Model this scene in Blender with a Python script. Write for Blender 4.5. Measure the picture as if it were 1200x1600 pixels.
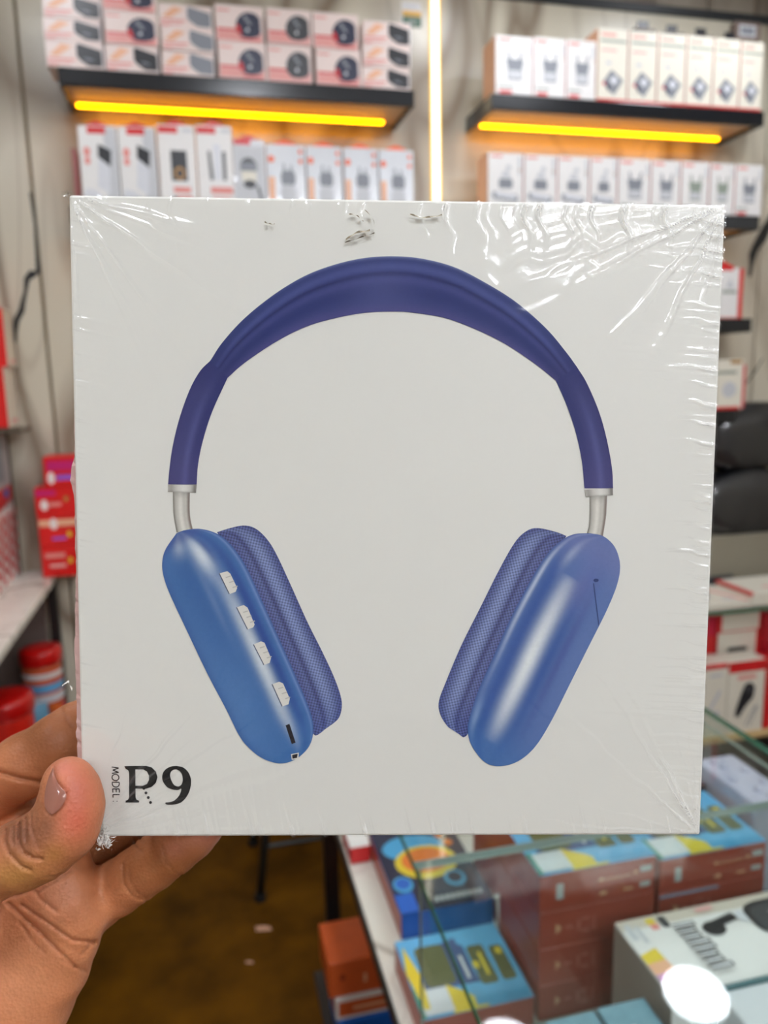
import bpy, bmesh, math, random
import numpy as np
from mathutils import Vector, Matrix
from mathutils.geometry import tessellate_polygon

for o in list(bpy.data.objects): bpy.data.objects.remove(o)
scene = bpy.context.scene
C = scene.collection
random.seed(7)

# ------------------------------------------------------------------ camera
FPX, CX, CY = 1200.0, 600.0, 800.0            # focal length and centre in photo pixels
CAM = np.array([0.0, 0.0, 1.40])
YAW, TILT, ROLL = (math.radians(a) for a in (13.5, 10.0, 1.25))
_F = np.array([math.sin(YAW)*math.cos(TILT), math.cos(YAW)*math.cos(TILT), -math.sin(TILT)])
_R = np.array([math.cos(YAW), -math.sin(YAW), 0.0])
_D = np.cross(_F, _R)
CR = _R*math.cos(ROLL) + _D*math.sin(ROLL)
CD = -_R*math.sin(ROLL) + _D*math.cos(ROLL)
CF = _F
CAMROT = np.array([CR, CD, CF]).T             # camera (x right, y down, z forward) -> world
cam_data = bpy.data.cameras.new('camera')
cam = bpy.data.objects.new('camera', cam_data); C.objects.link(cam)
m = Matrix.Identity(4)
for i in range(3):
    m[i][0], m[i][1], m[i][2], m[i][3] = CR[i], -CD[i], -CF[i], CAM[i]
cam.matrix_world = m
cam_data.sensor_fit = 'HORIZONTAL'; cam_data.sensor_width = 36.0; cam_data.lens = 36.0
cam_data.clip_start = 0.01; cam_data.clip_end = 60
cam_data.dof.use_dof = True; cam_data.dof.focus_distance = 0.238; cam_data.dof.aperture_fstop = 15.0
scene.camera = cam

# ------------------------------------------------------------------ world, exposure
world = bpy.data.worlds.new('World'); scene.world = world; world.use_nodes = True
bg = world.node_tree.nodes['Background']
bg.inputs[0].default_value = (0.86, 0.93, 1.0, 1); bg.inputs[1].default_value = 0.6
scene.view_settings.view_transform = 'Standard'; scene.view_settings.look = 'None'
scene.view_settings.exposure = 0.45; scene.view_settings.gamma = 1.0
scene.view_settings.use_curve_mapping = False
LAMP_POWER = 63.0

# ------------------------------------------------------------------ helpers
def ray(x, y):
    return CR*((x-CX)/FPX) + CD*((y-CY)/FPX) + CF
def on(x, y, ax, val):
    d = ray(x, y); return CAM + d*((val-CAM[ax])/d[ax])
def lin(c):
    r = []
    for v in c[:3]:
        v = v/255.0
        r.append(v/12.92 if v <= 0.04045 else ((v+0.055)/1.055)**2.4)
    return tuple(r)

MATS = {}
def M(name, rgb=(200,200,200), rough=0.45, metal=0.0, coat=0.0, var=0.05, vscale=30.0, emit=0.0, spec=0.5, bump=0.0, bscale=60.0, trans=0.0):
    if name in MATS: return MATS[name]
    mt = bpy.data.materials.new(name); mt.use_nodes = True
    nt = mt.node_tree; b = nt.nodes['Principled BSDF']
    c = lin(rgb)
    tc = nt.nodes.new('ShaderNodeTexCoord')
    nz = nt.nodes.new('ShaderNodeTexNoise'); nz.inputs['Scale'].default_value = vscale; nz.inputs['Detail'].default_value = 4
    nt.links.new(tc.outputs['Object'], nz.inputs['Vector'])
    mx = nt.nodes.new('ShaderNodeMix'); mx.data_type = 'RGBA'
    mx.inputs[6].default_value = tuple(max(0, v*(1-var)) for v in c)+(1,)
    mx.inputs[7].default_value = tuple(min(1, v*(1+var)) for v in c)+(1,)
    nt.links.new(nz.outputs['Fac'], mx.inputs[0]); nt.links.new(mx.outputs[2], b.inputs['Base Color'])
    b.inputs['Roughness'].default_value = rough; b.inputs['Metallic'].default_value = metal
    b.inputs['Coat Weight'].default_value = coat; b.inputs['Specular IOR Level'].default_value = spec
    if trans: b.inputs['Transmission Weight'].default_value = trans
    if emit:
        b.inputs['Emission Color'].default_value = c+(1,); b.inputs['Emission Strength'].default_value = emit
    if bump:
        n2 = nt.nodes.new('ShaderNodeTexNoise'); n2.inputs['Scale'].default_value = bscale; n2.inputs['Detail'].default_value = 5
        nt.links.new(tc.outputs['Object'], n2.inputs['Vector'])
        bp = nt.nodes.new('ShaderNodeBump'); bp.inputs['Strength'].default_value = bump; bp.inputs['Distance'].default_value = 0.002
        nt.links.new(n2.outputs['Fac'], bp.inputs['Height']); nt.links.new(bp.outputs['Normal'], b.inputs['Normal'])
    MATS[name] = mt
    return mt

def marble(name, base, vein, scale=1.0, rough=0.3, rot=0.5, width=0.035, stretch=0.35):
    if name in MATS: return MATS[name]
    mt = bpy.data.materials.new(name); mt.use_nodes = True
    nt = mt.node_tree; b = nt.nodes['Principled BSDF']; L = nt.links.new
    tc = nt.nodes.new('ShaderNodeTexCoord'); mp = nt.nodes.new('ShaderNodeMapping')
    mp.inputs['Rotation'].default_value = (0, rot, 0); mp.inputs['Scale'].default_value = (scale, scale, scale*stretch)
    L(tc.outputs['Object'], mp.inputs['Vector'])
    def vein_mask(sc, w, det):
        n = nt.nodes.new('ShaderNodeTexNoise'); n.inputs['Scale'].default_value = sc; n.inputs['Detail'].default_value = det
        n.inputs['Distortion'].default_value = 0.6
        L(mp.outputs['Vector'], n.inputs['Vector'])
        s = nt.nodes.new('ShaderNodeMath'); s.operation = 'SUBTRACT'; s.inputs[1].default_value = 0.5; L(n.outputs['Fac'], s.inputs[0])
        a = nt.nodes.new('ShaderNodeMath'); a.operation = 'ABSOLUTE'; L(s.outputs[0], a.inputs[0])
        r = nt.nodes.new('ShaderNodeMapRange'); r.inputs[1].default_value = 0.0; r.inputs[2].default_value = w
        r.inputs[3].default_value = 1.0; r.inputs[4].default_value = 0.0; L(a.outputs[0], r.inputs[0])
        return r.outputs[0]
    v1 = vein_mask(1.6, width, 2); v2 = vein_mask(3.0, width*0.6, 2)
    cl = nt.nodes.new('ShaderNodeTexNoise'); cl.inputs['Scale'].default_value = 2.2; L(mp.outputs['Vector'], cl.inputs['Vector'])
    m0 = nt.nodes.new('ShaderNodeMix'); m0.data_type = 'RGBA'
    bl = lin(base); m0.inputs[6].default_value = tuple(v*0.82 for v in bl)+(1,); m0.inputs[7].default_value = tuple(min(1, v*1.12) for v in bl)+(1,)
    L(cl.outputs['Fac'], m0.inputs[0])
    m1 = nt.nodes.new('ShaderNodeMix'); m1.data_type = 'RGBA'; m1.inputs[7].default_value = lin(vein)+(1,)
    k1 = nt.nodes.new('ShaderNodeMath'); k1.operation = 'MULTIPLY'; k1.inputs[1].default_value = 0.75; L(v1, k1.inputs[0])
    L(k1.outputs[0], m1.inputs[0]); L(m0.outputs[2], m1.inputs[6])
    m2 = nt.nodes.new('ShaderNodeMix'); m2.data_type = 'RGBA'; m2.inputs[7].default_value = lin(vein)+(1,)
    k2 = nt.nodes.new('ShaderNodeMath'); k2.operation = 'MULTIPLY'; k2.inputs[1].default_value = 0.22; L(v2, k2.inputs[0])
    L(k2.outputs[0], m2.inputs[0]); L(m1.outputs[2], m2.inputs[6])
    L(m2.outputs[2], b.inputs['Base Color']); b.inputs['Roughness'].default_value = rough
    MATS[name] = mt
    return mt

def emission(name, rgb, strength):
    if name in MATS: return MATS[name]
    mt = bpy.data.materials.new(name); mt.use_nodes = True; nt = mt.node_tree
    nt.nodes.clear(); e = nt.nodes.new('ShaderNodeEmission'); o = nt.nodes.new('ShaderNodeOutputMaterial')
    e.inputs[0].default_value = tuple(rgb)+(1,); e.inputs[1].default_value = strength
    nt.links.new(e.outputs[0], o.inputs[0]); MATS[name] = mt
    return mt

def clear(name, tint=(0.93,0.98,0.96), rough=0.02, ior=1.5, gloss_boost=1.0, bump=0.0):
    """thin clear sheet: see-through with a mirror-like skin"""
    if name in MATS: return MATS[name]
    mt = bpy.data.materials.new(name); mt.use_nodes = True; nt = mt.node_tree; L = nt.links.new
    nt.nodes.clear()
    t = nt.nodes.new('ShaderNodeBsdfTransparent'); t.inputs[0].default_value = tuple(tint)+(1,)
    g = nt.nodes.new('ShaderNodeBsdfGlossy'); g.inputs['Roughness'].default_value = rough
    f = nt.nodes.new('ShaderNodeLayerWeight'); f.inputs[0].default_value = 0.5        # Schlick, the same from both sides of the sheet
    pw = nt.nodes.new('ShaderNodeMath'); pw.operation = 'POWER'; pw.inputs[1].default_value = 5.0
    r0 = ((ior-1)/(ior+1))**2
    k = nt.nodes.new('ShaderNodeMapRange'); k.inputs[3].default_value = min(1, r0*gloss_boost); k.inputs[4].default_value = 1.0
    mx = nt.nodes.new('ShaderNodeMixShader'); o = nt.nodes.new('ShaderNodeOutputMaterial')
    L(f.outputs['Facing'], pw.inputs[0]); L(pw.outputs[0], k.inputs[0]); L(k.outputs[0], mx.inputs[0]); L(t.outputs[0], mx.inputs[1]); L(g.outputs[0], mx.inputs[2]); L(mx.outputs[0], o.inputs[0])
    if bump:
        tc = nt.nodes.new('ShaderNodeTexCoord'); n = nt.nodes.new('ShaderNodeTexNoise'); n.inputs['Scale'].default_value = 45; n.inputs['Detail'].default_value = 3
        L(tc.outputs['Object'], n.inputs['Vector'])
        b = nt.nodes.new('ShaderNodeBump'); b.inputs['Strength'].default_value = bump; b.inputs['Distance'].default_value = 0.001
        L(n.outputs['Fac'], b.inputs['Height']); L(b.outputs[0], g.inputs['Normal']); L(b.outputs[0], f.inputs['Normal'])
    MATS[name] = mt
    return mt

def tag(o, label=None, cat=None, group=None, kind=None):
    if label: o['label'] = label
    if cat: o['category'] = cat
    if group: o['group'] = group
    if kind: o['kind'] = kind
    return o
def empty(name, loc=(0,0,0), rz=0.0, parent=None):
    o = bpy.data.objects.new(name, None); C.objects.link(o); o.location = loc; o.rotation_euler = (0,0,rz)
    o.empty_display_size = 0.02
    if parent: o.parent = parent
    return o
def link(name, me, mats, parent=None, loc=None, smooth=False):
    if not isinstance(mats, (list, tuple)): mats = [mats]
    if not me.materials:
        for x in mats: me.materials.append(x)
    if smooth:
        for p in me.polygons: p.use_smooth = True
    o = bpy.data.objects.new(name, me); C.objects.link(o)
    if parent: o.parent = parent
    if loc is not None: o.location = loc
    return o
def box_me(name, x0, x1, y0, y1, z0, z1, bev=0.0, seg=1):
    bm = bmesh.new()
    bmesh.ops.create_cube(bm, size=1.0)
    for v in bm.verts:
        v.co = Vector(((x0+x1)/2+v.co.x*(x1-x0), (y0+y1)/2+v.co.y*(y1-y0), (z0+z1)/2+v.co.z*(z1-z0)))
    if bev: bmesh.ops.bevel(bm, geom=list(bm.edges), offset=bev, segments=seg, affect='EDGES', profile=0.5)
    me = bpy.data.meshes.new(name); bm.to_mesh(me); bm.free()
    return me
def py_me(name, verts, faces):
    me = bpy.data.meshes.new(name); me.from_pydata([tuple(v) for v in verts], [], faces); me.update()
    return me
def tube_me(name, pts, radii, n=10, cap=True):
    """round tube along a poly-line"""
    pts = [Vector(p) for p in pts]
    if not isinstance(radii, (list, tuple)): radii = [radii]*len(pts)
    vs, fs = [], []
    prev = None
    for i, p in enumerate(pts):
        d = (pts[min(i+1, len(pts)-1)]-pts[max(i-1, 0)]).normalized()
        a = prev if prev is not None else (Vector((0,0,1)) if abs(d.z) < 0.9 else Vector((1,0,0)))
        a = (a - d*a.dot(d)).normalized(); prev = a; b = d.cross(a)
        for k in range(n):
            t = 2*math.pi*k/n
            vs.append(p+(a*math.cos(t)+b*math.sin(t))*radii[i])
    for i in range(len(pts)-1):
        for k in range(n):
            fs.append((i*n+k, i*n+(k+1) % n, (i+1)*n+(k+1) % n, (i+1)*n+k))
    if cap:
        fs.append(tuple(range(n-1, -1, -1))); fs.append(tuple((len(pts)-1)*n+k for k in range(n)))
    return py_me(name, vs, fs)
def lathe_me(name, prof, n=32, cap=True):
    vs, fs = [], []
    for r, z in prof:
        for k in range(n):
            t = 2*math.pi*k/n; vs.append((r*math.cos(t), r*math.sin(t), z))
    for i in range(len(prof)-1):
        for k in range(n):
            fs.append((i*n+k, i*n+(k+1) % n, (i+1)*n+(k+1) % n, (i+1)*n+k))
    if cap:
        fs.append(tuple(range(n-1, -1, -1))); fs.append(tuple((len(prof)-1)*n+k for k in range(n)))
    return py_me(name, vs, fs)

# flat print: polygons given in unit coordinates of a face, one mesh with its inks as slots
def R_(u0, v0, u1, v1): return [(u0,v0),(u1,v0),(u1,v1),(u0,v1)]
def E_(cu, cv, ru, rv, n=20, a0=0): return [(cu+ru*math.cos(a0+2*math.pi*k/n), cv+rv*math.sin(a0+2*math.pi*k/n)) for k in range(n)]
def RR(u0, v0, u1, v1, ru, rv, skew=0.0):
    out = []
    for cu, cv, a in ((u1-ru,v1-rv,0),(u0+ru,v1-rv,90),(u0+ru,v0+rv,180),(u1-ru,v0+rv,270)):
        for k in range(5):
            t = math.radians(a+k*22.5); out.append((cu+ru*math.cos(t), cv+rv*math.sin(t)))
    return [(u, v+skew*(u-(u0+u1)/2)) for u, v in out]
def print_me(name, items, frame):
    """items [(material, polygon)]; frame(u, v, lift) -> xyz"""
    vs, fs, mi, mats = [], [], [], []
    for k, (mt, poly) in enumerate(items):
        if mt not in mats: mats.append(mt)
        lift = 0.00025+0.00012*k
        base = len(vs); vs += [frame(u, v, lift) for u, v in poly]
        tris = tessellate_polygon([[Vector((u, v, 0)) for u, v in poly]])
        for t in tris:
            a, b, c = (poly[i] for i in t)
            s = (b[0]-a[0])*(c[1]-a[1])-(b[1]-a[1])*(c[0]-a[0])
            t = t if s > 0 else (t[0], t[2], t[1])
            fs.append(tuple(base+i for i in t)); mi.append(mats.index(mt))
    me = py_me(name, vs, fs)
    for x in mats: me.materials.append(x)
    me.polygons.foreach_set('material_index', mi)
    return me
def front_frame(w, h, y=0.0):
    return lambda u, v, l: (-w/2+u*w, y-l, v*h)
def top_frame(w, d, z):
    return lambda u, v, l: (-w/2+u*w, v*d, z+l)
def left_frame(w, d, h):
    return lambda u, v, l: (-w/2-l, d*(1-u), v*h)
def right_frame(w, d, h):
    return lambda u, v, l: (w/2+l, d*u, v*h)

def carton(name, label, cat, group, x0, x1, yf, d, z0, z1, body, front=None, top=None, left=None, right=None, rz=0.0, extra=None, bev=0.0012):
    """a printed carton: Empty at the base of its front face > carton, front_print, ..."""
    w, h = x1-x0, z1-z0
    root = tag(empty(name, ((x0+x1)/2, yf, z0), rz), label, cat, group)
    link('carton_body', box_me('carton_body', -w/2, w/2, 0, d, 0, h, bev), body, root)
    for nm, items, fr in (('front_print', front, front_frame(w, h)), ('top_print', top, top_frame(w, d, h)),
                          ('side_print', left, left_frame(w, d, h)), ('side_print', right, right_frame(w, d, h))):
        if items: items = [(body, R_(0.01,0.01,0.99,0.99))]+items
        if items: link(nm, print_me(nm, items, fr), list(), root)
    if extra: extra(root, w, d, h)
    return root
ORD = ['leftmost', 'second', 'third', 'fourth', 'fifth', 'sixth', 'seventh', 'eighth', 'ninth', 'tenth']

# ------------------------------------------------------------------ the shop shell
DW = 2.30                       # the marble wall stands at Y = DW
X0, X1, YB, ZC = -1.5, 2.7, -5.0, 2.60
MARB = marble('beige_marble', (208,201,182), (100,76,54), 1.25, 0.28, 0.55, 0.045, 0.3)
MARB_UP = marble('grey_marble', (150,142,130), (90,76,66), 1.6, 0.3, 1.1, 0.05)
SEAM = M('seam_brown', (120,104,78), 0.6)
def struct(name, me, mt, parent=None):
    o = link(name, me, mt, parent)
    if parent is None: o['kind'] = 'structure'
    return o
fl = struct('floor', box_me('floor', X0, X1, YB, DW+0.06, -0.05, 0.0), None)
# worn brown floor
mt = bpy.data.materials.new('brown_floor'); mt.use_nodes = True; nt = mt.node_tree; b = nt.nodes['Principled BSDF']
tc = nt.nodes.new('ShaderNodeTexCoord'); n1 = nt.nodes.new('ShaderNodeTexNoise'); n1.inputs['Scale'].default_value = 6; n1.inputs['Detail'].default_value = 6
cr = nt.nodes.new('ShaderNodeValToRGB'); cr.color_ramp.elements[0].color = lin((60,36,0))+(1,); cr.color_ramp.elements[1].color = lin((112,72,4))+(1,)
cr.color_ramp.elements[0].position = 0.3; cr.color_ramp.elements[1].position = 0.75
nt.links.new(tc.outputs['Object'], n1.inputs['Vector']); nt.links.new(n1.outputs['Fac'], cr.inputs[0]); nt.links.new(cr.outputs[0], b.inputs['Base Color'])
b.inputs['Roughness'].default_value = 0.6; b.inputs['Specular IOR Level'].default_value = 0.1
fl.data.materials.clear(); fl.data.materials.append(mt)

wb = struct('wall_back', box_me('wall_back', X0, X1, DW+0.012, DW+0.06, 0.0, ZC), SEAM)
SX = float(on(55, 345, 1, DW)[0])            # panel joint on the left
LX = float(on(680, 150, 1, DW)[0])           # light strip in the wall
TZ = float(on(1040, 17, 1, DW)[2])           # dark trim under the upper panels
for a, c in ((X0, SX-0.004), (SX+0.004, LX-0.016), (LX+0.016, 1.86), (1.866, X1)):
    link('marble_panel', box_me('marble_panel', a, c, DW, DW+0.012, 0.0, TZ-0.012, 0.0015), MARB, wb)
for a, c in ((X0, 0.55), (0.555, 1.62), (1.625, X1)):
    link('upper_panel', box_me('upper_panel', a, c, DW, DW+0.012, TZ+0.012, ZC, 0.0015), MARB_UP, wb)
link('dark_trim', box_me('dark_trim', X0, X1, DW-0.008, DW+0.012, TZ-0.012, TZ+0.012, 0.001), M('trim_dark', (42,46,50), 0.4), wb)
# black veins that run through the marble
BV = M('black_vein', (24,24,24), 0.35)
def vein(pts):
    """pts [(x, y, half width in px)] in photo pixels, laid on the wall face"""
    L_, R2 = [], []
    for i, (x, y, w) in enumerate(pts):
        p = on(x, y, 1, DW-0.0006); q0 = pts[max(i-1,0)]; q1 = pts[min(i+1,len(pts)-1)]
        dx, dy = q1[0]-q0[0], q1[1]-q0[1]; n = math.hypot(dx, dy); nx, ny = -dy/n, dx/n
        L_.append(on(x+nx*w, y+ny*w, 1, DW-0.0006)); R2.append(on(x-nx*w, y-ny*w, 1, DW-0.0006))
    k = len(pts)
    link('marble_vein', py_me('marble_vein', L_+R2, [(i, i+1, k+i+1, k+i) for i in range(k-1)]), BV, wb)
vein([(47,300,1.5),(55,350,2),(57,395,2),(60,424,4),(50,428,7),(42,436,5),(40,455,3),(36,472,4),(34,485,5),(26,500,5),(23,520,4),(22,530,5),(18,540,3)])
vein([(1215,330,8),(1198,356,7),(1190,372,8),(1180,388,6),(1176,398,6),(1174,415,3),(1171,432,2.5)])
vein([(1192,560,1),(1180,580,1.2),(1165,600,1)])
struct('wall_left', box_me('wall_left', X0-0.06, X0, YB, DW+0.06, 0.0, ZC), MARB)
struct('wall_front', box_me('wall_front', X0-0.06, X1+0.06, YB-0.06, YB, 0.0, ZC), M('plaster', (206,202,194), 0.7))
struct('wall_right', box_me('wall_right', X1, X1+0.06, YB, DW+0.06, 0.0, ZC), MARB)
struct('ceiling', box_me('ceiling', X0-0.06, X1+0.06, YB, DW+0.06, ZC, ZC+0.06), M('ceiling_white', (225,223,216), 0.7))
# vertical light strip set into the wall
ls = tag(empty('wall_light_strip', (LX, DW, 0)), 'glowing vertical warm white light strip set into the marble wall', 'light strip')
link('channel', box_me('channel', -0.016, 0.016, -0.001, 0.011, 0.001, TZ-0.013), M('strip_channel', (225,190,110), 0.4), ls)
link('diffuser', box_me('diffuser', -0.0085, 0.0085, -0.006, 0.0, 0.001, TZ-0.013, 0.002), emission('strip_white', (1.0, 0.93, 0.72), 3.2), ls)
for s in (-1, 1):
    link('edge_glow_tube', box_me('edge_glow_tube', s*0.011-0.0022, s*0.011+0.0022, -0.005, 0.0, 0.001, TZ-0.013), emission('strip_yellow', (1.0, 0.62, 0.12), 1.6), ls)

# ceiling lamps: round panels, and two long tubes added behind the camera for film highlights
RIM = M('lamp_rim', (235,235,232), 0.4)
LAMPC = (0.965, 1.0, 1.07)
lamp_rim = lathe_me('lamp_rim', [(0.085,-0.001),(0.125,-0.001),(0.13,-0.012),(0.12,-0.02),(0.108,-0.016)], 40, False)
def lamp_dif(p): return emission('lamp_white_%g' % p, LAMPC, p)
for i, (x, y, pw_, lab) in enumerate([(1.56,1.82,0.35,'over the right end of the marble wall'), (0.84,1.78,0.35,'near the wall light strip'), (-0.35,1.45,0.5,'over the left counter'),
        (1.29,1.23,0.6,'in the middle of the right ceiling row'), (0.3,0.55,0.8,'above the glass counter'), (-0.85,0.2,0.7,'on the left, level with the held box'),
        (0.24,-0.75,1.0,'just behind the camera'), (-0.9,-1.5,1.0,'left of and behind the camera'), (0.16,-2.95,1.5,'far behind the camera in the middle')]):
    t = tag(empty('ceiling_lamp', (x, y, ZC)), 'round white ceiling panel lamp '+lab, 'lamp', 'round ceiling lamps')
    link('rim', lamp_rim, RIM, t); link('diffuser', lathe_me('lamp_diffuser', [(0.001,-0.014),(0.107,-0.014),(0.107,-0.0135)], 40), lamp_dif(LAMP_POWER*pw_), t)
for x0_, x1_, y_, lab in ((0.15,1.95,-2.25,'farther'), (0.45,2.05,-1.15,'nearer')):
    t = tag(empty('added_tube_lamp', ((x0_+x1_)/2, y_, ZC)), 'long white tube lamp added behind the camera for film highlights, the %s one' % lab, 'lamp', 'added tube lamps')
    w_ = (x1_-x0_)/2
    link('housing', box_me('housing', -w_-0.03, w_+0.03, -0.035, 0.035, -0.03, -0.001, 0.004), RIM, t)
    link('tube', tube_me('tube', [(-w_,0,-0.052),(w_,0,-0.052)], 0.02, 16), lamp_dif(LAMP_POWER*0.8), t, smooth=True)
    for sx_ in (-1, 1): link('end_cap', box_me('end_cap', sx_*w_-0.012, sx_*w_+0.012, -0.024, 0.024, -0.075, -0.03, 0.004), RIM, t)

# ------------------------------------------------------------------ wall shelves
YS = 2.095                      # front of the shelves
BLK = M('shelf_black', (18,22,28), 0.22, coat=0.3)
UND = M('shelf_underside', (200,176,140), 0.5)
def shelf(label, x0, x1, zt, led=9.0):
    t = tag(empty('wall_shelf', ((x0+x1)/2, DW, zt)), label, 'shelf', 'black wall shelves')
    w = (x1-x0)/2
    link('board', box_me('board', -w+0.012, w-0.012, YS-DW+0.012, -0.001, -0.030, 0.0), UND, t)
    link('front_edge', box_me('front_edge', -w, w, YS-DW, YS-DW+0.012, -0.040, 0.001, 0.003, 2), BLK, t)
    for s in (-1, 1):
        link('side_edge', box_me('side_edge', s*w-(0.012 if s > 0 else 0), s*w+(0.012 if s < 0 else 0), YS-DW+0.012, -0.001, -0.040, 0.001, 0.002), BLK, t)
    tr = link('led_profile', box_me('led_profile', -w+0.02, w-0.05, -0.074, -0.058, -0.036, -0.030), M('led_profile', (210,190,150), 0.4), t)
    link('led_strip', box_me('led_strip', -w+0.022, w-0.052, -0.073, -0.059, -0.043, -0.036, 0.002), emission('led_amber_%g' % led, (1.0, 0.36, 0.0), led), tr)
    return t
ZL1 = float(on(340, 121, 1, YS)[2]); XL0 = float(on(90, 118, 1, YS)[0]); XL1 = float(on(648, 150, 1, YS)[0])
ZR1 = float(on(980, 160, 1, YS)[2]); XR0 = float(on(768, 150, 1, YS)[0]); XR1 = float(on(1195, 178, 1, YS)[0])
ZL2 = float(on(118, 322, 1, YS)[2]); ZR2 = float(on(1187, 338, 1, YS)[2]); ZR3 = float(on(1165, 498, 1, YS)[2])
shelf('upper left black wall shelf with amber light, carrying stacked mouse cartons', XL0, XL1, ZL1)
shelf('upper right black wall shelf with amber light, carrying tall white cartons', XR0, XR1, ZR1)
shelf('second left black wall shelf, carrying hang-tab packs, hidden behind the headphone box', XL0, XL1, ZL2)
shelf('second right black wall shelf, carrying a row of nine white earbud cartons', XR0, float(on(1187, 345, 1, YS)[0]), ZR2)
shelf('third right black wall shelf with one red-edged white carton at its end', XR0, float(on(1175, 505, 1, YS)[0]), ZR3, 0.15)

# ------------------------------------------------------------------ inks and card stock
WHT = M('card_white', (228,226,224), 0.35, var=0.03); PNK = M('card_pinkish', (232,214,208), 0.35, var=0.05)
CRM = M('card_cream', (226,221,206), 0.4, var=0.03); RED = M('ink_red', (206,32,36), 0.35, var=0.06)
REDP = M('ink_pale_red', (224,140,132), 0.4); PINKI = M('ink_pink', (228,170,165), 0.4); ORG = M('ink_orange', (236,96,40), 0.4)
ORGP = M('ink_pale_orange', (232,176,140), 0.4); BLKI = M('ink_black', (30,32,38), 0.35); GRYI = M('ink_grey', (128,132,140), 0.4)
GRYP = M('ink_pale_grey', (196,198,202), 0.4); NAVY = M('ink_navy', (44,48,70), 0.35); DGRY = M('ink_dark_grey', (64,66,70), 0.35)
GRNG = M('ink_grey_green', (140,150,138), 0.4); GOLD = M('ink_gold', (176,130,66), 0.35); SILV = M('ink_silver', (212,214,220), 0.3)
CLRP = M('plastic_pale', (214,217,222), 0.18, coat=0.5)

def slim_print(dark):
    return [(ORGP, [(0.06,0.45),(0.28,0.9),(0.46,0.8),(0.2,0.4)]), (REDP, R_(0.03,0.26,0.5,0.34)), (PINKI, R_(0.03,0.12,0.42,0.2)), (REDP, R_(0.03,0.05,0.2,0.1)),
            (dark, [(0.53,0.86),(0.57,0.93),(0.95,0.72),(0.97,0.66),(0.97,0.14),(0.93,0.08),(0.72,0.1),(0.58,0.3),(0.53,0.45)]),
            (GRYI, [(0.62,0.38),(0.76,0.3),(0.86,0.3),(0.73,0.40)]), (SILV, R_(0.985,0.05,0.998,0.95))]
def big_print(dark, red=True):
    it = [(PINKI, R_(0.02,0.02,0.97,0.3)), (RED, R_(0.03,0.3,0.55,0.36)), (REDP, R_(0.04,0.14,0.5,0.2)), (REDP, R_(0.04,0.82,0.3,0.87))]
    it += [(dark, [(0.42,0.3),(0.42,0.52),(0.48,0.68),(0.58,0.8),(0.7,0.84),(0.84,0.8),(0.93,0.68),(0.94,0.3),(0.88,0.18),(0.72,0.12),(0.54,0.14)])]
    if red: it += [(RED, [(0.43,0.3),(0.43,0.5),(0.5,0.44),(0.55,0.16)]), (RED, R_(0.5,0.06,0.92,0.1))]
    it += [(GRYI, [(0.56,0.7),(0.62,0.76),(0.76,0.5),(0.7,0.46)]), (SILV, E_(0.66,0.34,0.035,0.05))]
    return it
WRAP = clear('carton_film', (0.97,0.97,0.97), 0.12, 1.45)
COLS = [  # left px, right px, bottom px, [(top px, kind)...]
    (73,165,107,[(64,'slim'),(29,'slim'),(-8,'slim')]), (167,252,112,[(69,'slim'),(17,'big'),(-34,'big')]),
    (255,339,119,[(80,'pale'),(44,'pale'),(7,'pale')]), (342,418,121,[(62,'big'),(4,'big')]),
    (420,491,126,[(66,'grey'),(10,'grey')]), (493,565,132,[(74,'big'),(17,'big')]), (567,643,138,[(104,'slim'),(69,'slim'),(31,'slim')])]
NCOL = ['first', 'second', 'third', 'fourth', 'fifth', 'sixth', 'last']
for ci, (xa, xb, yb, st) in enumerate(COLS):
    xl = float(on(xa, yb, 1, YS)[0]); xr = float(on(xb, yb, 1, YS)[0])
    xm = (xa+xb)/2; z = ZL1+0.0015; zb_px = float(on(xm, yb, 1, YS)[2])
    for k, (yt, kind) in enumerate(st):
        zt = ZL1 + float(on(xm, yt, 1, YS)[2]) - zb_px
        fr = {'slim': slim_print(BLKI), 'pale': slim_print(GRYI), 'big': big_print(NAVY), 'grey': big_print(DGRY, False)}[kind]
        lv = ['bottom', 'middle', 'top'][k] if len(st) == 3 else ['lower', 'upper'][k]
        look = {'slim': 'flat pinkish carton with dark device picture', 'pale': 'flat pale carton with grey device picture',
                'big': 'mouse carton with red-trimmed dark device', 'grey': 'mouse carton with dark grey device'}[kind]
        j = random.uniform(-0.003, 0.003)
        carton('mouse_carton', '%s, %s of the %s stack, upper left shelf' % (look, lv, NCOL[ci]), 'carton', 'cartons stacked on the upper left shelf',
               xl+j+0.0015, xr+j-0.0015, YS+0.003+abs(j), 0.10, z, zt-0.0008, PNK, front=fr)
        z = zt

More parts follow.
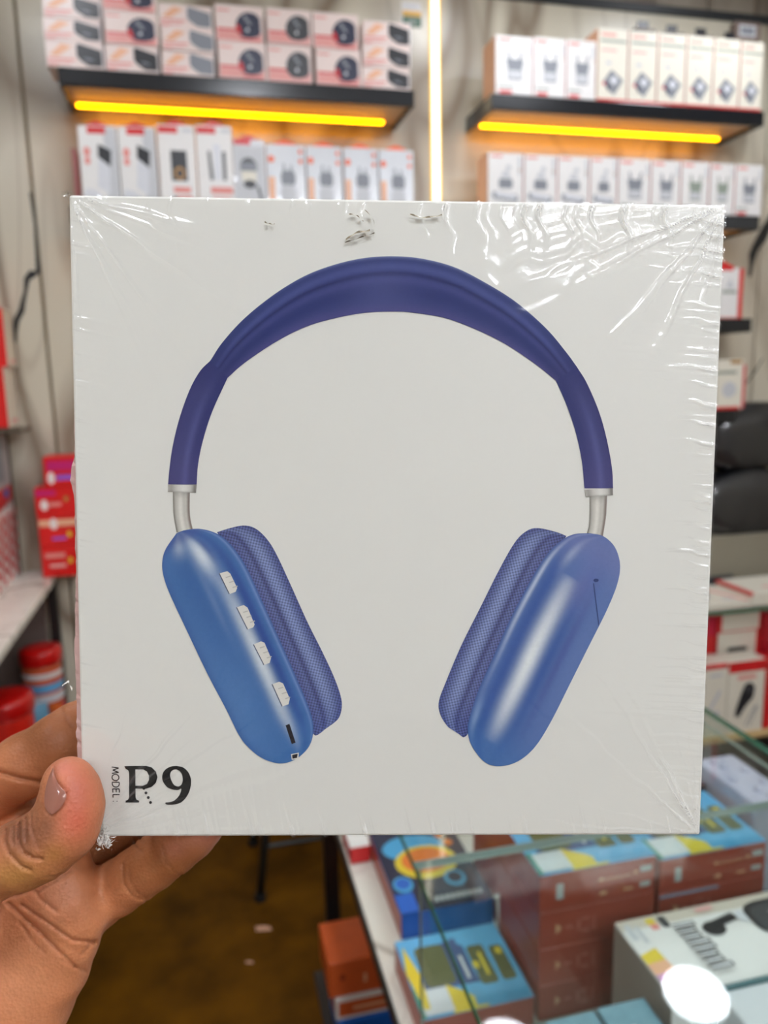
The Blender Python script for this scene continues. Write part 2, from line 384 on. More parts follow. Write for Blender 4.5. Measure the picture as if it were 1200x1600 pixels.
# ------------------------------------------------------------------ hang-tab packs on the second left shelf
def hang_tab(mat_):
    def f(root, w, d, h):
        pts = [(-0.3,0),(0.3,0),(0.26,0.05),(0.14,0.075),(0.09,0.12),(-0.09,0.12),(-0.14,0.075),(-0.26,0.05)]
        vs = [(u*w, 0.002, h+v*w) for u, v in pts]+[(u*w, 0.0035, h+v*w) for u, v in pts]; n = len(pts)
        fs = [tuple(range(n)), tuple(range(2*n-1, n-1, -1))]+[(i, n+i, n+(i+1) % n, (i+1) % n) for i in range(n)]
        link('hang_tab', py_me('hang_tab', vs, fs), mat_, root)
    return f
def phone_print():
    return [(GRYP, R_(0.66,0.02,0.98,0.98)), (RED, R_(0.24,0.9,0.72,0.985)), (REDP, E_(0.2,0.68,0.09,0.06)), (REDP, E_(0.2,0.57,0.08,0.05)),
            (SILV, [(0.42,0.25),(0.5,0.66),(0.78,0.58),(0.74,0.16)]), (BLKI, [(0.48,0.62),(0.5,0.78),(0.84,0.7),(0.8,0.5)]), (RED, R_(0.1,0.02,0.74,0.1)),
            (SILV, [(0.04,0.12),(0.1,0.24),(0.4,0.2),(0.7,0.05),(0.3,0.1)])]
def black_print():
    return [(RED, R_(0.03,0.9,0.55,0.98)), (GRYP, R_(0.68,0.92,0.95,0.96)), (BLKI, R_(0.33,0.34,0.76,0.7)), (GOLD, E_(0.55,0.43,0.15,0.08)), (BLKI, E_(0.55,0.43,0.09,0.05)),
            (REDP, R_(0.36,0.2,0.82,0.27)), (REDP, R_(0.42,0.05,0.86,0.16)), (DGRY, E_(0.38,0.12,0.06,0.035))]
def bars_print():
    return [(RED, R_(0.03,0.9,0.55,0.98)), (GRYP, R_(0.68,0.92,0.95,0.96)), (DGRY, [(0.3,0.7),(0.38,0.7),(0.44,0.36),(0.34,0.36)]), (DGRY, R_(0.7,0.36,0.8,0.7)),
            (SILV, R_(0.46,0.36,0.66,0.78)), (REDP, R_(0.34,0.2,0.96,0.28)), (PINKI, R_(0.4,0.05,0.9,0.16))]
def watch_print():
    return [(GRYP, R_(0.04,0.04,0.96,0.9)), (RED, R_(0.02,0.92,0.55,0.995)), (DGRY, E_(0.46,0.62,0.27,0.13)), (CRM, R_(0.24,0.42,0.7,0.6)), (GRYI, R_(0.2,0.56,0.72,0.68)),
            (BLKI, E_(0.48,0.38,0.2,0.06)), (DGRY, [(0.68,0.36),(0.76,0.36),(0.96,0.06),(0.86,0.04)]), (REDP, R_(0.05,0.02,0.5,0.09))]
def clear_print():
    return [(SILV, E_(0.55,0.34,0.27,0.24)), (GRYI, RR(0.36,0.4,0.74,0.62,0.1,0.08)), (GRYP, E_(0.54,0.28,0.2,0.14)), (GRYI, R_(0.42,0.6,0.47,0.72)), (GRYI, R_(0.6,0.6,0.65,0.7)),
            (ORG, E_(0.12,0.78,0.08,0.05)), (ORGP, R_(0.04,0.05,0.2,0.52)), (ORG, E_(0.88,0.9,0.05,0.035)), (ORG, E_(0.88,0.76,0.05,0.035))]
PACKS = [(118,180,192,'ph',-0.06,'white pack with a tilted black phone picture, leftmost'), (181,241,194,'ph',-0.05,'white pack with a tilted black phone picture, second from the left'),
         (243,303,191,'bk',0,'white pack with a black rectangle and gold ring, third'), (304,362,192,'br',0,'white pack with two dark upright bars, fourth'),
         (363,414,214,'wt',0,'grey pack with a dark round gadget, fifth'), (415,477,222,'cl',0,'clear pack with orange dots beside the round gadget pack, sixth'),
         (478,535,225,'cl',0,'clear pack with orange dots and a bright glint, seventh'), (537,592,228,'cl',0,'clear pack with orange dots, second from the right'),
         (593,648,231,'cl',0,'clear pack with orange dots, rightmost')]
for xa, xb, yt, kd, rz, lab in PACKS:
    xl, zt = (float(v) for v in on(xa, yt, 1, YS)[[0,2]]); xr = float(on(xb, yt, 1, YS)[0])
    pr = {'ph': phone_print, 'bk': black_print, 'br': bars_print, 'wt': watch_print, 'cl': clear_print}[kd]()
    carton('hang_tab_pack', lab+' on second left shelf', 'pack', 'hang-tab packs on the second left shelf', xl+0.001, xr-0.001, YS+0.012, 0.05, ZL2+0.0015, zt,
           CLRP if kd in ('cl','wt') else WHT, front=pr, rz=rz, extra=hang_tab(ORG if kd == 'cl' else RED))
xl = float(on(111, 260, 1, YS)[0])
carton('card_pack', 'dusky red pack edge standing left of the leftmost white phone pack', 'pack', None, xl, xl+0.011, YS+0.03, 0.09, ZL2+0.0015, float(on(113,226,1,YS)[2]), M('card_dusky_red', (150,84,84), 0.4))

# ------------------------------------------------------------------ cartons on the right shelves
def bud_print(tone=GRYI):
    return [(REDP, R_(0.08,0.9,0.42,0.95)), (tone, [(0.34,0.25),(0.70,0.25),(0.72,0.28),(0.72,0.5),(0.74,0.5),(0.76,0.6),(0.69,0.61),(0.74,0.74),(0.69,0.75),(0.62,0.61),(0.41,0.61),(0.36,0.75),(0.31,0.74),(0.34,0.61),(0.28,0.6),(0.3,0.5),(0.32,0.5),(0.32,0.28)]), (GRYP, R_(0.34,0.28,0.7,0.42)),
            (RED, R_(0.1,0.015,0.44,0.07)), (GRNG, R_(0.08,0.12,0.5,0.15)),
            (GRYP, R_(0.86,0.7,0.93,0.9)), (GOLD, E_(0.9,0.66,0.02,0.02))]
def cable_print():
    return [(REDP, R_(0.1,0.9,0.6,0.935)), (GRNG, R_(0.08,0.815,0.95,0.85)), (PINKI, R_(0.12,0.69,0.62,0.72)),
            (GRYP, E_(0.36,0.53,0.1,0.025)), (GRYI, [(0.16,0.25),(0.46,0.44),(0.86,0.3),(0.56,0.08)]), (SILV, [(0.4,0.3),(0.56,0.36),(0.7,0.29),(0.54,0.22)]), (NAVY, [(0.3,0.22),(0.4,0.26),(0.4,0.14),(0.34,0.14)]),
            (RED, E_(0.22,0.24,0.05,0.025)), (RED, R_(0,0,1,0.03))]
def station_print():
    return [(REDP, R_(0.08,0.92,0.4,0.96)), (GRYI, RR(0.3,0.36,0.7,0.54,0.05,0.05)), (GRYP, [(0.34,0.56),(0.66,0.56),(0.58,0.68),(0.44,0.68)]), (GRYP, E_(0.58,0.74,0.08,0.05)),
            (GRYI, RR(0.12,0.14,0.86,0.28,0.08,0.06,-0.08)), (SILV, RR(0.2,0.19,0.8,0.27,0.06,0.03,-0.08)), (GRYP, R_(0.86,0.6,0.93,0.95)), (GOLD, E_(0.9,0.7,0.025,0.025))]
def row(spec, zsh, kind, depth, labf, group, stock, name):
    for i, (xa, xb, yt) in enumerate(spec):
        xl, zt = (float(v) for v in on(xa, yt, 1, YS)[[0,2]]); xr = float(on(xb, yt+2, 1, YS)[0])
        carton(name, labf(i), 'carton', group, xl+0.0008, xr-0.0008, YS+0.004, depth, zsh+0.0015, zt, stock, front=kind(i),
               left=[(REDP if i else ORGP, R_(0,0,1,1))])
row([(775,834,53),(835,886,56),(887,934,60)], ZR1, lambda i: bud_print(), 0.09,
    lambda i: ['white earbud carton at the left end of the upper right shelf','middle one of three white earbud cartons on the upper right shelf','white earbud carton next to the tall cream cartons, upper right shelf'][i],
    'white earbud cartons on the upper right shelf', WHT, 'earbud_carton')
tall = [(936,984,42),(985,1030,46),(1031,1075,50),(1076,1118,54),(1119,1160,58),(1161,1196,63)]
row(tall, ZR1, lambda i: cable_print(), 0.08, lambda i: '%s tall cream carton%s with red base line, upper right shelf' % (ORD[i], '' if i == 0 else ' from the left'),
    'tall cream cartons on the upper right shelf', CRM, 'tall_carton')
for i, (px, py) in enumerate([(1000,40),(1045,46),(1090,51),(1135,57)]):   # black hangers that peep over the tall cartons
    p = on(px, py, 1, YS+0.12)
    t = tag(empty('hanger_pack', (p[0], YS+0.09, ZR1+0.0015)), '%s black hang-tab pack peeping over the tall cream cartons' % ['leftmost','second','third','rightmost'][i], 'pack', 'black packs behind the tall cream cartons')
    hh = float(p[2])-ZR1
    link('pack_body', box_me('pack_body', -0.035, 0.035, 0.0, 0.03, 0, hh-0.02, 0.002), M('pack_brown', (96,84,76), 0.5), t)
    link('hang_tab', box_me('hang_tab', -0.018, 0.018, 0.013, 0.016, hh-0.02, hh+0.004, 0.001), BLKI, t)
p = on(1160, 50, 1, YS+0.15)
carton('card_pack', 'small grey framed card standing behind the rightmost tall cartons', 'pack', None, float(p[0])-0.04, float(p[0])+0.05, YS+0.13, 0.03, ZR1+0.0015, float(p[2])+0.02, M('pack_brown2', (120,104,96), 0.5),
       front=[(GRYP, R_(0.15,0.86,0.8,0.97)), (GRYI, R_(0.22,0.88,0.73,0.95))])
p = on(931, 58, 1, YS+0.1)
t = tag(empty('red_bottle', (float(p[0])+0.004, YS+0.11, ZR1+0.0015)), 'dark red rounded bottle half hidden behind the first tall cream carton', 'bottle')
hh = float(p[2])-ZR1+0.012
link('bottle_body', lathe_me('bottle_body', [(0.018,0),(0.02,0.003),(0.02,hh-0.03),(0.017,hh-0.02)], 20), M('bottle_red', (130,22,32), 0.3), t, smooth=True)
link('cap', lathe_me('cap', [(0.0175,hh-0.02),(0.0175,hh-0.006),(0.012,hh)], 20), M('bottle_red'), t, smooth=True)
nine = [(763,819,237),(820,872,240),(873,923,242),(924,967,244),(968,1019,246),(1020,1066,249),(1067,1111,251),(1112,1151,254),(1152,1195,256)]
row(nine, ZR2, lambda i: station_print() if i < 4 else bud_print(GRYI if i in (4,5,8) else GRNG), 0.08,
    lambda i: ('%s white carton%s with a grey charging stand picture, second right shelf' % (ORD[i], '' if i == 0 else ' from the left')) if i < 4 else '%s white carton from the left with an earbud case picture, second right shelf' % ORD[i],
    'white cartons on the second right shelf', WHT, 'earbud_carton')
# carton at the end of the third right shelf
xl, zt = (float(v) for v in on(1095, 418, 1, YS)[[0,2]]); xr = float(on(1164, 418, 1, YS)[0])
carton('hang_tab_pack', 'white pack with red right edge alone at the end of the third right shelf', 'pack', None, xl, xr, YS+0.004, 0.06, ZR3+0.0015, zt, WHT,
       front=[(RED, R_(0.9,0.0,1.0,1.0)), (GRNG, R_(0.52,0.5,0.86,0.56)), (GRYP, [(0.6,0.6),(0.8,0.6),(0.7,0.8)]), (RED, R_(0.4,0.95,0.75,1.0)), (REDP, R_(0.1,0,0.9,0.03))], extra=hang_tab(RED))
# small green and yellow sticker on the wall
p0 = on(627, 2, 1, DW); p1 = on(658, 44, 1, DW)
st = tag(empty('wall_sticker', ((p0[0]+p1[0])/2, DW-0.0008, p1[2])), 'small white, yellow and green sign on the marble by the light strip', 'sign')
w_, h_ = float(p1[0]-p0[0]), float(p0[2]-p1[2])
link('card', box_me('card', -w_/2, w_/2, -0.002, 0, 0, h_, 0.0004), M('card_white'), st)
link('front_print', print_me('front_print', [(M('ink_green', (26,84,52), 0.4), R_(0.04,0.0,1,0.42)), (M('ink_yellow', (222,170,50), 0.4), R_(0.04,0.42,1,0.64)), (GRYP, R_(0.1,0.76,0.9,0.84)), (GRNG, R_(0.3,0.14,0.75,0.26))],
     lambda u, v, l: (-w_/2+u*w_, -0.002-l, v*h_)), [], st)

# ------------------------------------------------------------------ display cabinet against the wall, lower right
GLASS = clear('glass_sheet', (0.95,0.985,0.97), 0.015, 1.5)
GEDGE = M('glass_edge', (48,124,96), 0.15, coat=0.5)
GEDGE2 = M('glass_edge_pale', (132,150,142), 0.15, coat=0.5)
METAL = M('frame_metal', (150,152,154), 0.3, metal=0.9)
WOOD = M('shelf_wood', (198,170,122), 0.5, var=0.12, vscale=14)
def glass_pane(name, parent, x0, x1, y0, y1, z0, z1, edge=GEDGE, edge_y=None):
    me = box_me(name, x0, x1, y0, y1, z0, z1, 0.0006)
    me.materials.append(GLASS); me.materials.append(edge); me.materials.append(edge_y or edge)
    dims = (x1-x0, y1-y0, z1-z0); ax = dims.index(min(dims))
    for p in me.polygons: p.material_index = 0 if abs(p.normal[ax]) > 0.9 else (2 if abs(p.normal[1]) > 0.7 else 1)
    o = bpy.data.objects.new(name, me); C.objects.link(o); o.parent = parent
    return o
CY0 = 1.90                                   # cabinet front
ZG = float(on(1160, 953, 1, CY0)[2]); ZW = float(on(1160, 1147, 1, CY0)[2])
cb = tag(empty('display_cabinet', (1.75, CY0, 0)), 'open display cabinet with a glass shelf and wooden shelf against the wall', 'cabinet')
glass_pane('glass_shelf', cb, -0.42, 0.40, 0.0, DW-CY0-0.002, ZG-0.008, ZG)
link('wooden_shelf', box_me('wooden_shelf', -0.42, 0.40, 0.0, DW-CY0-0.002, ZW-0.02, ZW, 0.002), WOOD, cb)
link('base', box_me('base', -0.43, 0.41, 0.03, DW-CY0-0.002, 0.0, 0.08, 0.002), M('cabinet_dark', (52,48,46), 0.5), cb)
for x in (-0.43, 0.41):
    for y in (0.03, DW-CY0-0.03):
        link('post', box_me('post', x-0.008, x+0.008, y-0.008, y+0.008, 0.0, ZG+0.02, 0.002), METAL, cb)
def at_front(px, py, Y): return [float(v) for v in on(px, py, 1, Y)]
def simple(name, label, cat, a, b_, Y, d, zb, stock, **kw):
    """carton whose front face spans photo points a (top left) to b_ (right) on the plane Y and stands on zb"""
    p = at_front(*a, Y); q = at_front(*b_, Y)
    return carton(name, label, cat, kw.pop('group', None), p[0], q[0], Y, d, zb, p[2], stock, **kw)
# on the wooden shelf: two front cartons and the red ones stacked behind them
dev = [(RED, R_(0,0.85,1,1)), (REDP, R_(0.25,0.75,0.75,0.8)), (BLKI, [(0.38,0.58),(0.46,0.68),(0.62,0.7),(0.74,0.62),(0.7,0.48),(0.5,0.36),(0.34,0.22),(0.22,0.24),(0.24,0.34)]),
       (DGRY, E_(0.56,0.6,0.09,0.05)), (GRYI, [(0.5,0.08),(0.53,0.08),(0.8,0.36),(0.76,0.36)]), (GRYI, [(0.62,0.08),(0.65,0.08),(0.86,0.36),(0.82,0.36)])]
simple('charger_carton', 'white carton with red top and a black car charger picture on the wooden shelf', 'carton', (1140,1036), (1197,1036), CY0+0.01, 0.08, ZW+0.001, CRM, front=dev, right=[(RED, R_(0,0,0.25,1))])
simple('charger_carton', 'white carton with red top beside the charger carton, half behind the headphone box', 'carton', (1082,1042), (1138,1042), CY0+0.012, 0.08, ZW+0.001, CRM,
       front=[(RED, R_(0,0.93,1,1)), (GRYP, R_(0.5,0.82,0.85,0.86)), (GRYP, [(0.4,0.3),(0.5,0.3),(0.85,0.6),(0.78,0.64)]), (GRYP, E_(0.7,0.3,0.12,0.06))])
simple('charger_carton', 'red-sided carton at the right edge of the wooden shelf', 'carton', (1199,1036), (1256,1036), CY0+0.011, 0.08, ZW+0.001, RED, front=[(CRM, R_(0.2,0,1,0.85))])
simple('adapter_carton', 'tall red carton with white panel behind the charger cartons', 'carton', (1122,962), (1190,962), CY0+0.115, 0.09, ZW+0.001, RED,
       front=[(CRM, R_(0.1,0.84,0.95,1)), (CRM, R_(0.02,0.6,0.9,0.83)), (BLKI, RR(0.25,0.62,0.7,0.68,0.05,0.02))])
simple('adapter_carton', 'tall red carton left of the white-panelled one behind the charger cartons', 'carton', (1040,968), (1119,968), CY0+0.115, 0.09, ZW+0.001, RED, front=[(M('ink_crimson', (196,26,60), 0.35), R_(0.1,0.8,1,1))])
simple('adapter_carton', 'tall dark red carton at the right edge behind the charger cartons', 'carton', (1193,958), (1262,958), CY0+0.115, 0.09, ZW+0.001, M('card_dark_red', (170,20,34), 0.4), front=[(REDP, R_(0.2,0.7,0.9,0.72)), (REDP, R_(0.2,0.6,0.9,0.62))])
# lying on the glass shelf
def lying(name, label, x0, x1, y0, y1, z0, z1, stock, rz=0.0, **kw):
    return carton(name, label, 'carton', kw.pop('group', None), x0, x1, y0, y1-y0, z0, z1, stock, rz=rz, **kw)
p = at_front(1150, 945, CY0+0.02)
lying('flat_carton', 'flat white carton with a red stripe lying at the front of the glass shelf', p[0]-0.16, p[0]+0.05, CY0+0.015, CY0+0.2, ZG+0.001, ZG+0.022, CRM, 0.0,
      top=[(REDP, [(0.62,1),(0.7,1),(0.98,0.0),(0.92,0.0)]), (GRYI, R_(0.42,0.3,0.54,0.5)), (GRYP, R_(0.62,0.12,0.82,0.2))])
lying('flat_carton', 'flat white carton with red edge lying right of the striped one', p[0]+0.055, p[0]+0.26, CY0+0.018, CY0+0.19, ZG+0.001, ZG+0.04, CRM, 0.0,
      top=[(RED, R_(0,0,0.06,1)), (PINKI, R_(0.4,0.3,0.8,0.4))], left=[(RED, R_(0,0.75,1,1))])
# grey carton at the back with the two bagged black things on it
gz = float(on(1160, 836, 1, CY0+0.24)[2])
q0 = at_front(1118, 850, CY0+0.24); q1 = at_front(1260, 850, CY0+0.24)
carton('storage_carton', 'plain grey-brown storage carton under the bagged black bundles', 'carton', None, q0[0]-0.1, q1[0], CY0+0.24, 0.145, ZG+0.001, gz, M('card_greybrown', (136,130,114), 0.6),
       front=[(M('ink_beige', (168,150,122), 0.6), R_(0.72,0.05,0.78,0.95)), (DGRY, R_(0.05,0.02,0.38,0.22))])
def bundle(label, x0, x1, y0, y1, z0, z1, seed):
    """black padded bundle: lofted super-ellipse sections with folds, inside a loose clear bag"""
    rnd = random.Random(seed); t = tag(empty('bagged_bundle', ((x0+x1)/2, (y0+y1)/2, z0)), label, 'bag', 'bagged black bundles')
    ph = [rnd.uniform(0, 6.28) for _ in range(6)]
    def loft(nm, grow, mat_, rough_amp, squash=1.0):
        vs, fs = [], []; n, ms = 40, 14
        for j in range(ms):
            f = j/(ms-1); z = (z1-z0)*f
            s = (1-(abs(f-0.42)/0.62)**3.2)*squash
            s = max(s, 0.25)
            for k in range(n):
                a = 2*math.pi*k/n; ca, sa = math.cos(a), math.sin(a)
                r = (abs(ca)**3.4+abs(sa)**3.4)**(-1/3.4)
                w = 1+rough_amp*(math.sin(3*a+ph[0]+5*f)+0.6*math.sin(7*a+ph[1]-4*f)+0.5*math.sin(11*a+ph[2]))
                vs.append(((x1-x0)/2*r*ca*s*w+grow*ca, (y1-y0)/2*r*sa*(0.55+0.45*s)*min(w,1.0)+min(grow,0.002)*sa, z+ (grow*0.5 if j == ms-1 else 0)))
        for j in range(ms-1):
            for k in range(n): fs.append((j*n+k, j*n+(k+1) % n, (j+1)*n+(k+1) % n, (j+1)*n+k))
        fs.append(tuple(range(n-1,-1,-1))); fs.append(tuple((ms-1)*n+k for k in range(n)))
        return link(nm, py_me(nm, vs, fs), mat_, t, smooth=True)
    loft('black_padding', 0.0, M('padding_black', (24,26,32), 0.5, bump=0.4, bscale=50), 0.012, 0.97)
    loft('clear_bag', 0.006, clear('bag_film', (0.93,0.94,0.95), 0.15, 1.45, 2.5, 1.0), 0.03)
    return t
b0 = at_front(1113, 838, CY0+0.24); b1 = at_front(1132, 735, CY0+0.24); b2 = at_front(1140, 632, CY0+0.24)
bundle('black padded bundle in a clear bag, the lower one, on the grey-brown carton', b0[0]-0.03, b0[0]+0.36, CY0+0.245, CY0+0.385, gz+0.001, b1[2]-0.002, 3)
bundle('black padded bundle in a clear bag, the upper one of the pair', b2[0]-0.035, b2[0]+0.32, CY0+0.25, CY0+0.38, b1[2], b2[2], 5)
# tan carton and the pink-edged carton that stand behind, left of the bundles
r0 = at_front(1122, 650, CY0+0.395-0.09)
xt = at_front(1118, 700, CY0+0.30)[0]
shz = at_front(1120, 640, DW-0.1)[2]
t = shelf('short lower right black wall shelf half hidden by the bagged bundles', XR0, at_front(1150, 650, YS)[0], at_front(1130, 641, YS)[2], 0.15)
zz = at_front(1130, 641, YS)[2]
p = at_front(1095, 563, YS); q = at_front(1164, 563, YS)
carton('hang_tab_pack', 'cream pack with a pink side panel above the bagged black bundles', 'pack', None, p[0], q[0], YS+0.005, 0.05, zz+0.0015, p[2], CRM,
       front=[(GRYP, E_(0.7,0.4,0.16,0.16)), (GRNG, R_(0.35,0.72,0.85,0.78)), (GOLD, R_(0.7,0.92,0.95,0.99)), (RED, R_(0.2,0.0,0.95,0.06))], right=[(REDP, R_(0,0,1,1))])
p = at_front(1166, 570, YS); q = at_front(1177, 570, YS)
carton('card_pack', 'slim pink-red pack right against the cream pack above the bundles', 'pack', None, p[0]+0.001, q[0], YS+0.03, 0.05, at_front(1130,641,YS)[2]+0.0015, p[2], M('card_coral', (222,92,98), 0.4))

# ------------------------------------------------------------------ glass-topped counter, lower right
ZT, ZI = 0.85, 0.60
XC = 0.196                                     # left face of the counter
YC0, YC1 = 0.36, 1.42
ct = tag(empty('display_counter', (0.5, 0.9, 0)), 'marble counter with a glass display top full of boxed gadgets', 'counter')
ct.location = (0, 0, 0)
SLAB = marble('white_marble', (226,222,212), (150,140,128), 2.0, 0.2, 0.4, 0.03)
link('marble_top', box_me('marble_top', XC+0.004, 0.80, YC0, YC1, ZI-0.03, ZI, 0.002), SLAB, ct)
link('dark_edge_strip', box_me('dark_edge_strip', XC, XC+0.004, YC0, YC1, ZI-0.016, ZI+0.001), M('edge_black', (26,24,24), 0.4), ct)
link('side_panel', box_me('side_panel', XC+0.095, XC+0.11, YC0, YC1, 0.10, ZI-0.031), marble('panel_marble', (206,196,182), (96,84,74), 2.4, 0.35, 0.8, 0.05), ct)
link('back_panel', box_me('back_panel', XC+0.111, 0.80, YC1-0.015, YC1, 0.10, ZI-0.031), M('panel_dark', (70,62,58), 0.5), ct)
link('end_post', box_me('end_post', XC, XC+0.029, YC1-0.022, YC1, 0.0, ZI-0.031, 0.001), M('edge_black'), ct)
link('plinth', box_me('plinth', XC+0.05, 0.80, YC0+0.02, YC1-0.02, 0.0, 0.099), M('cabinet_dark'), ct)
link('side_ledge', box_me('side_ledge', XC-0.032, XC+0.094, 0.60, YC1-0.03, 0.185, 0.2, 0.001), M('cabinet_dark'), ct)
XG0, XG1, YD = 0.207, 0.775, 0.757
glass_pane('glass_top', ct, XG0, XG1, YD+0.001, YC1-0.12, ZT, ZT+0.009, GEDGE, GEDGE2)
gp = glass_pane('glass_front_slope', ct, XG0, XG1, YC0-YD, 0.0, 0.0, 0.009, GEDGE, GEDGE2)         # the near pane slopes gently down to the customer
gp.location = (0, YD, ZT); gp.rotation_euler = (math.radians(3.5), 0, 0)
glass_pane('glass_divider', ct, XG0+0.008, XG1-0.003, YD, YD+0.009, ZI+0.001, ZT-0.0005, GEDGE2)
glass_pane('glass_end', ct, XG1-0.002, XG1+0.004, YC0, YC1-0.12, ZI+0.001, ZT-0.02, GEDGE2)
for y in (YC1-0.126,):
    glass_pane('glass_back', ct, XG0+0.03, XG1-0.003, y, y+0.005, ZI+0.001, ZT-0.0005, GEDGE2)

BLU = M('card_blue', (22,96,196), 0.3, var=0.1); NAV = M('ink_deep_navy', (22,28,62), 0.3); CYA = M('ink_cyan', (70,160,210), 0.35)
ORB = M('ink_glow_orange', (226,120,48), 0.35); YEL = M('ink_bright_yellow', (222,196,54), 0.35); SKY = M('ink_sky', (96,172,220), 0.35, var=0.2, vscale=40)
BRN = M('card_brick', (172,72,56), 0.35, var=0.08); OLV = M('ink_olive', (96,98,60), 0.4); TEAL = M('ink_teal', (70,140,126), 0.35); STEEL = M('ink_steel_blue', (60,84,136), 0.35)
# blue carton at the back
def g(px, py, z): return [float(v) for v in on(px, py, 2, z)]
bx0, bx1, by0 = 0.241, 0.381, 0.951
lying('gadget_carton', 'blue carton with orange glow picture on top, behind the glass divider', bx0, bx1, by0, by0+0.21, ZI+0.001, ZI+0.041, BLU,
      top=[(NAV, R_(0.0,0.0,1,1)), (CYA, E_(0.42,0.72,0.36,0.16)), (YEL, E_(0.5,0.52,0.36,0.2)), (ORB, E_(0.5,0.54,0.28,0.15)), (CYA, E_(0.14,0.3,0.11,0.09)), (BLU, E_(0.14,0.31,0.08,0.06)), (CYA, E_(0.72,0.28,0.12,0.09)), (NAV, E_(0.72,0.29,0.08,0.06)),
           (ORB, E_(0.78,0.82,0.05,0.04)), (ORB, E_(0.85,0.7,0.05,0.04)), (ORB, E_(0.93,0.85,0.05,0.04)), (BLU, R_(0.0,0.0,0.2,0.2))] +
          [(GRYP, R_(0.4+0.06*k, 0.06, 0.44+0.06*k, 0.11)) for k in range(9)],
      front=[(M('ink_mid_blue', (30,110,190), 0.3), R_(0.3,0,1,1))], left=[(BRN, R_(0,0,1,0.95))])
def colourful(flip=False):
    s = [(SKY, R_(0,0,1,1)), (STEEL, [(0.1,0.3),(0.18,0.8),(0.55,0.9),(0.62,0.3)]), (OLV, RR(0.14,0.34,0.42,0.86,0.05,0.06)), (STEEL, RR(0.46,0.3,0.6,0.8,0.04,0.05)), (SILV, R_(0.52,0.36,0.55,0.66)),
         (OLV, RR(0.62,0.25,0.78,0.75,0.03,0.05)), (OLV, RR(0.82,0.25,0.95,0.7,0.03,0.05)), (YEL, R_(0.7,0.35,0.73,0.65)), (YEL, E_(0.64,0.5,0.03,0.05)), (YEL, E_(0.9,0.62,0.03,0.05)),
         (YEL, [(0.28,0.0),(0.6,0.0),(0.46,0.2),(0.3,0.34)]), (SILV, [(0.04,0.03),(0.3,0.03),(0.3,0.32),(0.04,0.32)]), (CYA, R_(0.5,0.03,0.98,0.12)), (TEAL, R_(-0.0,0.0,0.04,0.35))]
    return [(m_, [(1-u, v) for u, v in pl]) for m_, pl in s] if flip else s
lying('gadget_carton', 'flat carton with yellow and blue gadget picture in front of the blue carton', 0.218, 0.362, 0.767, 0.902, ZI+0.001, ZI+0.041, BRN,
      top=colourful()+[(YEL, [(0.0,0.55),(0.05,0.9),(0.12,0.5),(0.1,0.1),(0.05,0.1)])], front=[(REDP, R_(0.1,0.4,0.4,0.5))])
t = tag(empty('plastic_clip', (0.372, 0.905, ZI+0.001)), 'white plastic clip standing at the corner of the colourful carton', 'clip')
link('clip_post', tube_me('clip_post', [(0,0,0),(0,0,0.05),(-0.002,0,0.075)], [0.004,0.0035,0.003], 10), WHT, t, smooth=True)
link('clip_head', box_me('clip_head', -0.008, 0.005, -0.004, 0.004, 0.075, 0.08, 0.0015), WHT, t)
# brick red cartons, stacked four and four high
def brick_front(k):
    base = [(GRYP, R_(0.14,0.3,0.2,0.72)), (ORGP, E_(0.52,0.62,0.02,0.05)), (ORGP, R_(0.54,0.6,0.78,0.63)), (ORGP, E_(0.82,0.66,0.02,0.05)), (ORGP, E_(0.54,0.24,0.035,0.06)), (ORGP, R_(0.72,0.2,0.8,0.27)), (GRYP, R_(0.86,0.64,0.96,0.8)), (GRYP, R_(0.86,0.22,0.95,0.36))]
    dim = [(ORGP, [(0.14,0.35),(0.14,0.65),(0.19,0.5)]), (REDP, R_(0.22,0.48,0.28,0.52)), (REDP, R_(0.33,0.35,0.34,0.65)), (REDP, R_(0.36,0.3,0.42,0.34)), (REDP, R_(0.36,0.64,0.42,0.68)), (REDP, R_(0.46,0.3,0.47,0.7))]
    return base if k == 3 else dim
for s, (xa, xb, yy, hs) in enumerate([(0.369,0.527,0.770,0.05),(0.533,0.690,0.770,0.0478)]):
    for k in range(4):
        lying('gadget_carton', 'brick red carton, %s of four in the %s stack behind the glass' % (['lowest','second from the bottom','third from the bottom','topmost'][k], ['left','right'][s]),
              xa, xb, yy+0.0006*k, yy+0.13, ZI+0.001+hs*k, ZI+0.001+hs*(k+1)-0.0006, BRN, group='brick red cartons under the glass',
              front=brick_front(k)+([(M('ink_lilac', (150,160,190), 0.4), R_(0.0,0.9,0.55,0.99))] if s and k == 2 else []), top=colourful() if k == 3 else None)
